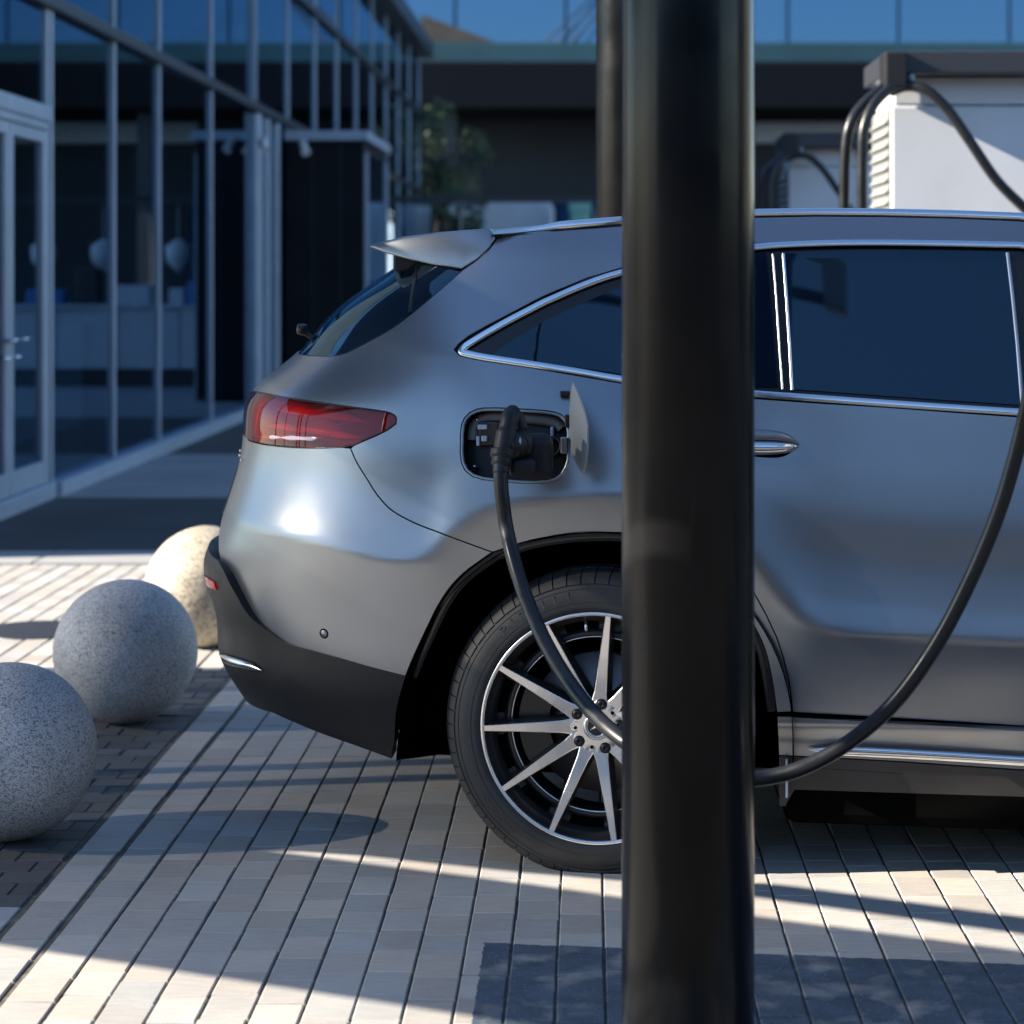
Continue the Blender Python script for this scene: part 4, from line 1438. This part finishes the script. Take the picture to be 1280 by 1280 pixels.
# ------------------------------------------------------------------ POSTS
def post(x, y, r, h, label):
    t = empty('steel_post', (x, y, 0)); tag(t, label, 'post', 'black round steel posts')
    b = MB().lathe([(r-.004, .012), (r, .02), (r, h-.01), (r-.006, h), (0, h)], 96); b.obj('pole', M['post'], t)
    MB().lathe([(r+.085, 0), (r+.085, .010), (r+.08, .013), (r*.9, .013)], 64).obj('base_plate', M['post'], t)
    for k in range(6):
        a = R(60*k+20)
        MB().lathe([(.013, 0), (.013, .011), (.007, .012), (.007, .02), (0, .02)], 6).obj('bolt', M['dark_steel'], t, loc=((r+.048)*math.cos(a), (r+.048)*math.sin(a), .013))
PY = 4.15
post((860-CX)/FPX*PY, PY, 83/FPX*PY, 4.2, 'thick black steel post in the foreground, standing in front of the rear wheel')
PY2 = 8.7
post((745-CX)/FPX*PY2 + .122, PY2, .122, 5.0, 'black steel post behind the car, mostly hidden by the foreground post')

# ------------------------------------------------------------------ CHARGING CABLE
CBL = empty('charging_cable', (float(px_world(640, 560, 5.30).x), 5.30, 0))
tag(CBL, 'thick black charging cable plugged into the open charge port and looping past the post', 'charging cable')
cb0 = CBL.location.copy()
cp = [(627,566,5.265),(626,590,5.255),(627.5,620,5.25),(634,665,5.245),(648,720,5.18),(672,783,5.06),(704,842,4.92),(742,892,4.78),(780,926,4.68),(830,957,4.62),(885,972,4.595),(943,973.5,4.585),
      (1000,961,4.56),(1060,928.5,4.55),(1118,878,4.54),(1170,806,4.53),(1212,726,4.52),(1248,640,4.51),(1275,548,4.50),(1293,465,4.47)]
pts = [px_world(*p_) - cb0 for p_ in cp]
pts += [Vector((.94, 4.44, 1.60)) - cb0, Vector((1.02, 4.41, 1.95)) - cb0, Vector((1.18, 4.36, 2.22)) - cb0, Vector((1.32, 4.30, 2.33)) - cb0]
cc = catmull(pts, 10)
MB().tube(cc, [.0172-.0014*min(1, max(0, (i-60)/60)) for i in range(len(cc))], 20).obj('cable', M['cable'], CBL)
def loc(px, py, Y): return px_world(px, py, Y) - cb0
# connector: gland, handle arched over the plug, plug body that enters the socket
b = MB().tube(catmull([loc(626.5,592,5.256), loc(627,580,5.262), loc(628,571,5.268), loc(629,562,5.272)], 5), [.0195]*5+[.024]*5+[.029]*6, 20)
b.obj('cable_gland', M['plug'], CBL)
b = MB()
b.tube(catmull([loc(629,572,5.272), loc(631,556,5.276), loc(634,538,5.286), loc(637.5,522,5.30), loc(641,515,5.335)], 6), [.029]*4+[.025]*8+[.021]*9+[.018]*4, 16)
b.obj('handle', M['plug'], CBL)
b = MB()
ax0, ax1 = loc(646,556,5.300), loc(652,556,5.46)
b.tube([ax0, ax0.lerp(ax1, .1), ax0.lerp(ax1, .35), ax0.lerp(ax1, .36), ax1], [.028, .038, .040, .033, .033], 28)
b.obj('plug_body', M['plug'], CBL)
b = MB()
b.tube(catmull([loc(632,560,5.276), loc(638,558,5.285), loc(646,556,5.305)], 5), [.027]*4+[.031]*4+[.033]*3, 16)
b.tube(catmull([loc(640,516,5.33), loc(648,524,5.335), loc(652,538,5.335)], 5), [.016]*11, 12)
b.obj('plug_bridge', M['plug'], CBL)
q = loc(669, 571, 5.38)
MB().box((q.x-.040, q.y-.05, q.z-.052), (q.x+.042, q.y+.06, q.z+.055), bevel=.022).obj('plug_housing', M['plug'], CBL)
q = loc(652, 584, 5.31)
MB().box((q.x-.030, q.y-.03, q.z-.022), (q.x+.035, q.y+.05, q.z+.022), bevel=.014).obj('plug_latch', M['plug'], CBL)
b = MB()
q = loc(650,551,5.262); 
b.add([q+Vector((.0,0,.010)), q+Vector((.0035,0,.001)), q+Vector((.001,0,.001)), q+Vector((.002,0,-.009)), q+Vector((-.003,0,-.001)), q+Vector((-.0005,0,-.001))], [(0,1,2,5,4),(2,1,3),(5,2,3,4)] )
b.obj('flash_mark', M['alu'], CBL, recalc=False)

# ------------------------------------------------------------------ CHARGERS
def charger(y, x0, label):
    t = empty('charging_station', (x0, y, 0)); tag(t, label, 'charging station', 'white charging cabinets in a row')
    W_, D_ = 1.62, .62
    b = MB().box((.085, .0, .10), (W_, D_, 2.21), bevel=.012); b.obj('cabinet', M['white_metal'], t)
    MB().box((.10, .006, 2.214), (W_, D_, 2.335), bevel=.006).obj('top_panel', M['white_metal'], t)
    MB().box((.10, .06, 0), (W_, D_, .098)).obj('plinth', M['dark_steel'], t)
    MB().box((.078, .012, .115), (.0845, D_-.012, 2.195)).obj('side_panel', M['side_grey'], t)
    sl = MB().add([(.066,.03,0),(.084,.03,.022),(.084,D_-.03,.022),(.066,D_-.03,0),(.060,.03,.006),(.084,.03,.030),(.084,D_-.03,.030),(.060,D_-.03,.006)],
                  [(0,3,2,1),(4,5,6,7),(0,1,5,4),(1,2,6,5),(2,3,7,6),(3,0,4,7)]).mesh('slat')
    sl.materials.append(M['louvre'])
    for k in range(40):
        o = bpy.data.objects.new('slat', sl); COL.objects.link(o); o.parent = t; o.location = (0, .0, .12+k*.0515)
    MB().box((.045, -.16, 2.338), (W_+.02, D_+.04, 2.435), bevel=.006).obj('canopy_bar', M['dark_steel'], t)
    br = MB().box((.03, -.20, 2.27), (.13, -.02, 2.43), bevel=.012).obj('cable_bracket', M['cladding'], t)
    MB().tube([(.155, -.13, 2.36), (.155, -.13, 2.29)], .018, 10).obj('cable_clamp', M['alu'], br)
    s = 10.0/FPX
    def q(px, py, dy): 
        return ((px-CX)*s - 1.255, dy, HC + (CY-py)*s)
    for pts_ in ([q(1122,98,-.12), q(1100,112,-.15), q(1075,132,-.19), q(1057,156,-.22), q(1050,190,-.22), q(1049,262,-.20), q(1053,340,-.18), q(1075,400,-.10), q(1112,420,-.02)],
                 [q(1124,104,-.15), q(1104,116,-.19), q(1083,137,-.24), q(1071,165,-.26), q(1069,200,-.26), q(1069,262,-.25), q(1074,360,-.22), q(1092,410,-.12), q(1118,430,-.02)],
                 [q(1108,118,-.13), q(1126,112,-.16), q(1150,117,-.19), q(1176,142,-.20), q(1203,181,-.21), q(1236,228,-.20), q(1276,266,-.17), q(1325,310,-.12), q(1345,345,-.03)]):
        MB().tube(catmull(pts_, 6), .023, 12).obj('cable', M['cable'], t)
    MB().box((.95, -.018, 1.15), (1.35, -.001, 1.62), bevel=.008).obj('screen', M['black_trim'], t)
    MB().box((.20, -.010, .32), (.80, -.001, .95), bevel=.004).obj('service_hatch', M['white_metal'], t)
charger(10.0, 1.255, 'large white charging cabinet behind the car roof with three hanging black cables')
charger(15.6, 1.300, 'smaller looking white charging cabinet farther back, between the post and the nearer cabinet')
charger(4.40, 1.300, 'white charging cabinet beyond the right edge that feeds the cable of the grey car')

# ------------------------------------------------------------------ GLASS BUILDING ON THE LEFT
FB = empty('glass_building', (-3.6, 11.50, 0))
tag(FB, 'long glass fronted building on the left with grey mullions and black entrance portal', 'building')
fo = Vector((-3.6, 11.50, 0))
def fbox(lo, hi, name, mat, parent=None, bevel=0):
    lo = Vector(lo) - fo; hi = Vector(hi) - fo
    return MB().box(lo, hi, bevel=bevel).obj(name, mat, parent or FB)
XF = -3.6
YS = [11.53, 15.08, 17.08, 18.88, 21.5, 24.2, 27.0, 29.7, 32.3, 35.0, 37.6, 40.2, 42.8, 45.4, 48.0]
Z1, Z2, Z3 = 3.27, 4.90, 6.10
for i, y in enumerate(YS):
    w = .045
    if abs(y-24.2) < .01:
        fbox((XF-.06, y-.03, .1), (XF+.07, y+.32, 3.2), 'mullion', M['alu'], bevel=.01)
        fbox((XF-.06, y-.03, 3.3), (XF+.055, y+.03, Z3), 'mullion', M['alu'])
        continue
    fbox((XF-.03, y-.024, .08), (XF+.032, y+.024, Z1-.045), 'mullion', M['alu'], bevel=.006)
    fbox((XF-.03, y-.024, Z1+.045), (XF+.032, y+.024, Z3), 'mullion', M['alu'], bevel=.006)
    if abs(y-15.08) < .01:
        fbox((XF-.03, y-.13, .08), (XF+.025, y-.075, Z1-.045), 'mullion', M['alu'], bevel=.006)
for z, nm, mt in ((Z1, 'transom', M['alu_dark']), (Z2, 'transom', M['alu_dark'])):
    fbox((XF-.05, 11.50, z-.045), (XF+.075, 48, z+.045), nm, mt, bevel=.008)
fbox((XF-.08, 15.08, -.03), (XF+.10, 48, .085), 'base_sill', M['alu'], bevel=.01)
fbox((XF-.08, 11.50, -.03), (XF+.06, 15.08, .085), 'base_sill', M['alu'], bevel=.01)
for i in range(len(YS)-1):
    a, b = YS[i]+.03, YS[i+1]-.03
    rows = [(Z1+.045, Z2-.045), (Z2+.045, Z3-.01)]
    if YS[i] < 14.5 and YS[i] > 11: rows.append((2.58, Z1-.045))
    else: rows.append((.085, Z1-.045))
    for z0, z1 in rows:
        fbox((XF-.006, a, z0), (XF+.006, b, z1), 'window_pane', M['pane'])
for ya, yb in ((24.95, 25.12), (25.75, 25.95)):
    fbox((XF-.06, ya, .1), (XF+.07, yb, 3.2), 'mullion', M['alu'], bevel=.01)
# double door bay
fbox((XF-.05, 11.64, 2.47), (XF+.06, 14.92, 2.575), 'door_head', M['alu'], bevel=.006)
fbox((XF-.05, 11.64, 2.415), (XF+.045, 14.92, 2.468), 'door_head', M['alu'], bevel=.004)
for a, b, hx in ((13.98, 14.92, 14.10), (13.02, 13.96, 13.84), (12.06, 13.0, 12.2)):
    d = fbox((XF-.03, a, .09), (XF+.03, a+.085, 2.41), 'door', M['alu'], bevel=.004)
    fbox((XF-.03, b-.085, .09), (XF+.03, b, 2.41), 'door_stile', M['alu'], d, bevel=.004)
    fbox((XF-.03, a+.086, .09), (XF+.03, b-.086, .24), 'door_rail', M['alu'], d, bevel=.004)
    fbox((XF-.03, a+.086, 2.33), (XF+.03, b-.086, 2.41), 'door_rail', M['alu'], d, bevel=.004)
    fbox((XF-.005, a+.086, .24), (XF+.005, b-.086, 2.33), 'door_glass', M['pane'], d)
    yh = hx
    MB().tube(catmull([Vector((XF+.03, yh, 1.06))-fo, Vector((XF+.085, yh, 1.06))-fo, Vector((XF+.095, yh+.02, 1.06))-fo, Vector((XF+.095, yh+.15, 1.06))-fo], 5), .013, 10).obj('door_handle', M['chrome'], d)
    MB().lathe([(.03,0),(.03,.01),(0,.012)], 16).obj('lock_plate', M['chrome'], d, loc=Vector((XF+.034, yh, .95))-fo)
# body of the building behind the glass
fbox((-8, 11.50, Z3+.005), (XF+.30, 48.4, Z3+.34), 'roof', M['alu_dark'], bevel=.02)
fbox((-8, 11.50, 0), (XF-.06, 11.72, Z3), 'end_wall', M['slab'])
fbox((-8.1, 11.50, 0), (-7.9, 48, Z3), 'back_wall', M['portal'])
fbox((-7.9, 47.9, 0), (XF-.06, 48.1, Z3), 'end_wall', M['portal'])
fbox((-7.88, 11.73, 3.42), (XF-.35, 47.9, 3.62), 'floor_slab', M['alu_dark'])
fbox((-7.88, 11.73, -.03), (XF-.09, 47.9, .03), 'floor', M['dark_steel'])
for y, x in ((15, -6.2), (20, -6.2), (25, -6.2), (32, -6.2)):
    fbox((x-.2, y-.2, .03), (x+.2, y+.2, 3.42), 'column', M['slab'], bevel=.02)
# portal that steps out of the facade
PX0, PX1, PYa, PYb = XF+.08, -2.60, 26.4, 29.4
po = fbox((PX0, PYa, 0), (PX1-.02, PYb-.03, 3.03), 'portal', M['portal'], bevel=.01)
fbox((PX0-.02, PYa-.05, 3.035), (PX1+.04, PYb, 3.15), 'portal_cap', M['alu'], po, bevel=.01)
for k in range(2):
    fbox((PX0+.30+k*.33, PYa-.006, .03), (PX0+.308+k*.33, PYa+.01, 3.0), 'panel_joint', M['alu_dark'], po)
fbox((PX1-.018, PYa+.1, .1), (PX1+.02, PYa+.2, 2.9), 'portal_frame', M['alu'], po)
fbox((PX1-.018, PYb-.35, .1), (PX1+.02, PYb-.2, 2.9), 'portal_frame', M['alu'], po)
fbox((PX1-.018, PYa+.2, .1), (PX1-.004, PYb-.36, 2.9), 'portal_glass', M['pane'], po)
for x_, y_, z_ in ((XF+.16, 23.9, 2.88), (XF+.30, 26.2, 2.98)):
    b = MB().box((-.04, -.03, -.05), (.04, .03, .05), bevel=.01); b.tube([(.0, -.03, -.02), (.05, -.12, -.10)], [.045, .055], 12)
    b.obj('wall_lamp', M['white_metal'], FB, loc=Vector((x_, y_, z_))-fo)

# added stand-in for bright shapes mirrored in the glass front
wc = empty('reflection_stand_in', (-2.6, 30, 0)); tag(wc, 'added stand-in block with white panels and blue cases, mirrored in the glass front', 'reflection stand-in')
for k in range(4):
    MB().box((k*.82+.004, 0, .22), (k*.82+.812, .7, 1.02), bevel=.02).obj('front_panel', M['white_metal'], wc)
MB().box((-.05, -.06, 1.025), (3.33, .76, 1.07), bevel=.012).obj('stand_in_top', M['white_metal'], wc)
MB().box((.05, .08, 0), (3.23, .66, .215)).obj('plinth', M['dark_steel'], wc)
M['sky_blue'] = pm('blue_display_panel', (.06, .20, .48), .3)
for x0, x1, h, m_ in ((.1,.75,.32,'sky_blue'),(.80,1.0,.22,'white_metal'),(1.25,1.75,.26,'white_metal'),(1.95,2.25,.5,'dark_steel'),(2.4,2.9,.20,'sky_blue')):
    MB().box((x0, .15, 1.072), (x1, .5, 1.072+h), bevel=.02).obj('display_case', M[m_], wc)
MB().tube([(-.2, .2, 0), (-.2, .2, 2.5)], .03, 10).obj('pole', M['dark_steel'], wc)
for x in (.9, 1.9, 2.7):
    b = MB(); b.lathe([(0, 1.6), (.02, 1.62), (.16, 1.75), (.17, 1.95), (.03, 2.05), (0, 2.06)], 18); b.tube([(0,0,2.05),(0,0,2.5)], .008, 6)
    b.obj('pendant_lamp', M['white_metal'], wc, loc=(x, .3, -.1))
MB().box((-.22, .15, 2.44), (3.35, .45, 2.52)).obj('lamp_beam', M['dark_steel'], wc)

# things inside the lobby, seen through the glass
def in_tag(o, label, cat): return tag(o, label, cat)
ct = empty('reception_counter', (-5.2, 18.5, .03)); tag(ct, 'long white counter inside the lobby, low behind the glass front', 'counter')
MB().box((-.35, -3.4, 0), (.35, 3.2, .98), bevel=.02).obj('body', M['white_metal'], ct)
MB().box((-.42, -3.5, .985), (.42, 3.3, 1.04), bevel=.01).obj('counter_top', M['slab'], ct)

# ------------------------------------------------------------------ FAR BUILDING
FH = empty('far_glass_hall', (4, 60, 0)); tag(FH, 'wide far building with blue glass upper wall over a dark canopy and teal edge', 'building')
ho = Vector((4, 60, 0))
def hbox(lo, hi, name, mat, bevel=0, parent=None):
    return MB().box(Vector(lo)-ho, Vector(hi)-ho, bevel=bevel).obj(name, mat, parent or FH)
M['blue_glass'] = glass_mat('blue_mirror_glass', (.1, .2, .3), 2.4, .03, 1.0, (.006, .040, .125), (.42, .70, 1))
M['canopy_dark'] = pm('dark_canopy_cladding', (.003, .005, .009), .9, spec=.1)
M['teal'] = pm('teal_fascia', (.006, .042, .062), .5, var=(.5, .2))
M['wall_dark'] = pm('dark_grey_render', (.022, .032, .046), .8, var=(.6, .15))
hbox((-9.5, 60.35, 0), (26, 72, 15), 'wall', M['wall_dark'])
for k in range(12):
    for z0, z1 in ((7.4, 9.9), (9.98, 12.4), (12.48, 15)):
        hbox((-9.4+k*2.95, 60.2, z0), (-9.4+k*2.95+2.88, 60.34, z1), 'window_pane', M['blue_glass'])
hbox((-9.5, 56.4, 6.78), (26, 60.3, 7.28), 'fascia', M['teal'], .02)
hbox((-9.5, 56.2, 5.62), (26, 60.2, 6.77), 'canopy', M['canopy_dark'], .03)
for x in (-3.5, 4.0, 12.0, 20.0):
    hbox((x-.18, 57.0, 0), (x+.18, 57.36, 5.6), 'column', M['alu_dark'], .03)
hbox((3.2, 60.2, 5.0), (12.2, 60.34, 5.55), 'strip_window', M['alu'])
for k in range(9):
    hbox((-6.0+k*1.05, 60.2, .3), (-6.0+k*1.05+.98, 60.33, 3.5), 'ground_window', M['blue_glass'])
vt = MB().add([(-4.3,57,7.3),(-2.2,57,7.3),(-4.2,57,8.05),(-4.3,59,7.3),(-2.2,59,7.3),(-4.2,59,8.05)], [(0,1,2),(3,5,4),(0,3,4,1),(1,4,5,2),(2,5,3,0)])  # brown wedge standing in for a roof reflected in the glass
vt.v = [tuple(Vector(v)-ho) for v in vt.v]
M['brown'] = pm('brown_roof_reflection', (.045, .040, .034), .8, var=(2, .3))
vt.obj('reflected_roof', M['brown'], FH)
for k, (x0, x1) in enumerate(((-1.2, .5), (-.9, .8), (-.55, 1.1))):
    MB().tube([Vector((x0, 57.5, 7.28))-ho, Vector((x1, 60.0, 9.2))-ho], .03, 6).obj('stay_cable', M['alu_dark'], FH)

# parked white lorry and a row of low things before the far wall
tk = empty('parked_lorry', (-2.3, 46, 0)); tag(tk, 'small white lorry parked far behind the car under the dark canopy', 'lorry')
MB().box((-.55, 0, .9), (1.55, 4.2, 2.98), bevel=.05).obj('box_body', M['white_metal'], tk)
MB().box((-.4, 4.25, .6), (1.4, 6.0, 2.5), bevel=.12).obj('cab', M['white_metal'], tk)
MB().box((-.45, .2, .5), (1.45, 5.8, .88)).obj('chassis', M['dark_steel'], tk)
for yy in (.9, 5.0):
    for xx in (-.42, 1.2):
        MB().lathe([(0,0),(.2,0),(.38,.02),(.42,.06),(.42,.2),(.36,.24),(0,.24)], 20, axis='y').obj('wheel', M['rubber'], tk, loc=(xx, yy, .42)).rotation_euler = (0, 0, R(-90))
for xx in (-.5, 1.42): MB().box((xx, -.03, .95), (xx+.1, .0, 1.2)).obj('tail_lamp', M['red'], tk)
kc = empty('kiosk', (-3.95, 47, 0)); tag(kc, 'small pale kiosk far left of the white lorry with two light panels', 'kiosk')
MB().box((-.3, 0, 0), (.75, 1.5, 3.0), bevel=.03).obj('cabin', M['teal'], kc)
for a, b in ((-.24, .18), (.34, .68)): MB().box((a, -.03, 1.2), (b, -.002, 2.92), bevel=.01).obj('panel', M['white_metal'], kc)
tb = empty('waste_container', (-.35, 45, 0)); tag(tb, 'tall mint green container standing right of the white lorry', 'container')
M['mint'] = pm('mint_plastic', (.22, .45, .36), .5)
MB().box((-.02, 0, .1), (.38, .7, 2.95), bevel=.06).obj('body', M['mint'], tb)
MB().box((-.04, -.03, 2.7), (.40, .73, 2.96), bevel=.04).obj('lid', M['mint'], tb)

# ------------------------------------------------------------------ TREES
def leaf_mat(name, c1, c2):
    m = bpy.data.materials.new(name); nt, p = nodes_of(m); L = nt.links
    g = nt.nodes.new('ShaderNodeNewGeometry')
    mx = nt.nodes.new('ShaderNodeMix'); mx.data_type = 'RGBA'
    mx.inputs['A'].default_value = (*c1, 1); mx.inputs['B'].default_value = (*c2, 1)
    L.new(g.outputs['Random Per Island'], mx.inputs['Factor']); L.new(mx.outputs['Result'], p.inputs['Base Color'])
    p.inputs['Roughness'].default_value = .6
    return m
M['leaf'] = leaf_mat('green_leaves', (.012, .034, .010), (.035, .065, .02))
M['bark'] = pm('bark', (.06, .045, .035), .9, var=(8, .3))
def tree(x, y, h, cr, label, seed, n=2600):
    rs = random.Random(seed)
    t = empty('small_tree', (x, y, 0)); tag(t, label, 'tree')
    b = MB(); b.tube(catmull([(0,0,0),(.03,.02,h*.35),(-.03,.03,h*.65),(.02,0,h*.92)], 5), [.09-.07*i/15 for i in range(16)], 8)
    ends = []
    for k in range(9):
        z = h*(.38+.05*k); a = k*2.4
        e = (cr*.75*math.cos(a), cr*.75*math.sin(a), z+h*.13)
        b.tube(catmull([(0,0,z),(e[0]*.5,e[1]*.5,z+h*.05),e], 3), [.035,.03,.026,.022,.018,.012,.008], 6); ends.append(e)
    b.obj('trunk', M['bark'], t)
    cl = [(e[0]+rs.gauss(0,.1), e[1]+rs.gauss(0,.1), e[2]+rs.gauss(0,.12), rs.uniform(.28,.5)*cr) for e in ends] + [(rs.gauss(0,.15), rs.gauss(0,.15), h*rs.uniform(.6,.98), cr*.45) for _ in range(6)]
    V = []; F = []
    for _ in range(n):
        c = rs.choice(cl); d = Vector((rs.gauss(0,1), rs.gauss(0,1), rs.gauss(0,1))).normalized()*c[3]*rs.random()**.4
        p_ = Vector(c[:3])+d; s = rs.uniform(.04, .085)
        u = Vector((rs.gauss(0,1), rs.gauss(0,1), rs.gauss(0,1))).normalized(); v = u.orthogonal().normalized()
        k = len(V); V += [p_-u*s, p_+v*s*.5, p_+u*s, p_-v*s*.5]; F.append((k, k+1, k+2, k+3))
    link('crown', mesh_from('crown', V, F), M['leaf'], t)
tree(-3.15, 48.5, 5.0, 1.0, 'slender green tree at the far end of the glass building', 5)
tree(-2.55, 44.5, 3.1, .55, 'low green tree just left of the white lorry', 9, 1400)

# ------------------------------------------------------------------ SUNSHADE (added unseen, left of frame; panes shaped to dim the sun)
SH = empty('added_sunshade', (-5.4, 5.6, 0)); tag(SH, 'added unseen shelter standing left of the parking bay, outside the frame', 'sunshade')
so = Vector((-5.4, 5.6, 0)); HS = 3.0
shf = Vector((SUN_DIR.x, SUN_DIR.y, 0))/(-SUN_DIR.z)*HS
def shade_pane(poly, name='shade_pane', mat=None, th=.012):
    mat = mat or M['shade_glass']
    zo = .02 if name == 'shade_panel' else 0
    P = [Vector((x, y, HS)) - shf - so + Vector((0, 0, zo)) for x, y in poly]; n = len(P)
    V = P + [p_ + Vector((0, 0, th)) for p_ in P]
    F = [tuple(range(n))[::-1], tuple(range(n, 2*n))] + [(i, (i+1) % n, n+(i+1) % n, n+i) for i in range(n)]
    o = link(name, mesh_from(name, V, F), mat, SH)
    return o
def edge1(x): return 4.920 - .4527*(x+1.279)
up_s = [(-2.6,6.49),(-1.286,5.931),(-.182,5.421),(.377,5.129),(.937,4.862),(2.6,4.07)]
shade_pane([(-2.6,6.46), (-.86,5.738)] + up_s[2:] + [(2.6, edge1(2.6)), (-2.6, edge1(-2.6))])
shade_pane([(-2.6,8.4),(-2.6,6.463),(-.86,5.741),(-.591,5.682),(-.186,5.524),(.30,5.372),(.32,5.60),(.70,5.57),(.70,6.35),(1.22,6.35),(1.22,8.4)])
shade_pane([(1.40,5.52),(4.4,5.25),(4.4,8.4),(1.23,8.4),(1.23,6.36),(1.40,6.36)])
shade_pane([(.705,5.57),(1.395,5.52),(1.395,6.345),(.705,6.345)], 'shade_pane', M['weak_shade'])
shade_pane([(1.08,5.50),(1.08,5.03),(2.6,4.25),(4.4,3.4),(4.4,5.22),(1.4,5.50)])
shade_pane([(1.5,5.86),(2.5,5.86),(2.5,6.55),(1.5,6.55)], 'shade_panel', M['dark_steel'], .03)  # opaque piece added to keep sun off the rear shoulder
shade_pane([(.30,5.405),(.395,5.366),(.975,5.06),(2.6,4.22),(2.6,4.14),(.963,4.998),(.389,5.294),(.30,5.335)], 'shade_beam', M['dark_steel'], .06)  # bar shaped to cast the thin dark line on the paving
for gx, gy in ((-.30, 6.80), (-.20, 6.60), (.9, 8.3), (2.3, 3.55), (-2.2, 6.0), (-2.3, 8.2)):
    q = Vector((gx, gy, 0)) - shf
    MB().tube([Vector((q.x, q.y, 0))-so, Vector((q.x, q.y, HS-.005))-so], .045, 16).obj('leg', M['dark_steel'], SH)

# office block across the street behind the viewer: only its reflection shows in the paint and windows
OB = empty('office_block', (0, -24, 0)); tag(OB, 'long grey office block across the street behind the viewer, seen only in reflections', 'building')
MB().box((-45, -8, 0), (40, 0, 7.5)).obj('wall', M['wall_dark'], OB)
for k in range(26):
    for z in (1.0, 4.4): MB().box((-43+k*3.2, .004, z), (-43+k*3.2+2.3, .05, z+2.1)).obj('window_pane', M['blue_glass'], OB)

# floodlight on a bracket behind the viewer, mirrored in the rear door window
def mirror_ray(px, py):
    s_, z_ = SB.inv(px, py)
    p_ = SB.pos(np.array([s_]), np.array([z_]))[0]; n_ = SB.nrm(np.array([s_]), np.array([z_]))[0]
    P_ = Vector(P0 + p_[0]*FV + p_[1]*IV); P_.z = p_[2]
    N_ = Vector(n_[0]*FV + n_[1]*IV); N_.z = n_[2]; N_.normalize()
    d = (P_ - Vector((0, 0, HC))).normalized()
    return P_, (d - 2*d.dot(N_)*N_).normalized()
def at_y(px, py, Y):
    P_, r = mirror_ray(px, py); return P_ + r*((Y - P_.y)/r.y)
FLY = -1.2
f0 = at_y(1032, 345, FLY)
FLT = empty('street_lamp', (f0.x - 1.2, FLY - .3, 0)); tag(FLT, 'flat headed street lamp behind the viewer, mirrored in the rear door window', 'street lamp')
lo_ = FLT.location.copy()
c4 = [at_y(1006, 318, FLY), at_y(1047, 318, FLY), at_y(1057, 384, FLY), at_y(1030, 376, FLY)]
V = [c - lo_ for c in c4] + [c - lo_ + Vector((0, -.10, 0)) for c in c4]
link('lamp_head', mesh_from('lamp_head', V, [(0,1,2,3),(7,6,5,4),(0,4,5,1),(1,5,6,2),(2,6,7,3),(3,7,4,0)]), M['slab'], FLT)
arm = [at_y(1035, 374, FLY-.05), at_y(1000, 366, FLY-.05), at_y(950, 358, FLY-.05)]
zt = arm[-1].z
pts = [a - lo_ for a in arm] + [Vector((0, 0, zt - lo_.z + .02)), Vector((0, 0, zt*.5)), Vector((0, 0, .1)), Vector((0, 0, 0))]
MB().tube(pts, .045, 12).obj('lamp_post', M['dark_steel'], FLT)
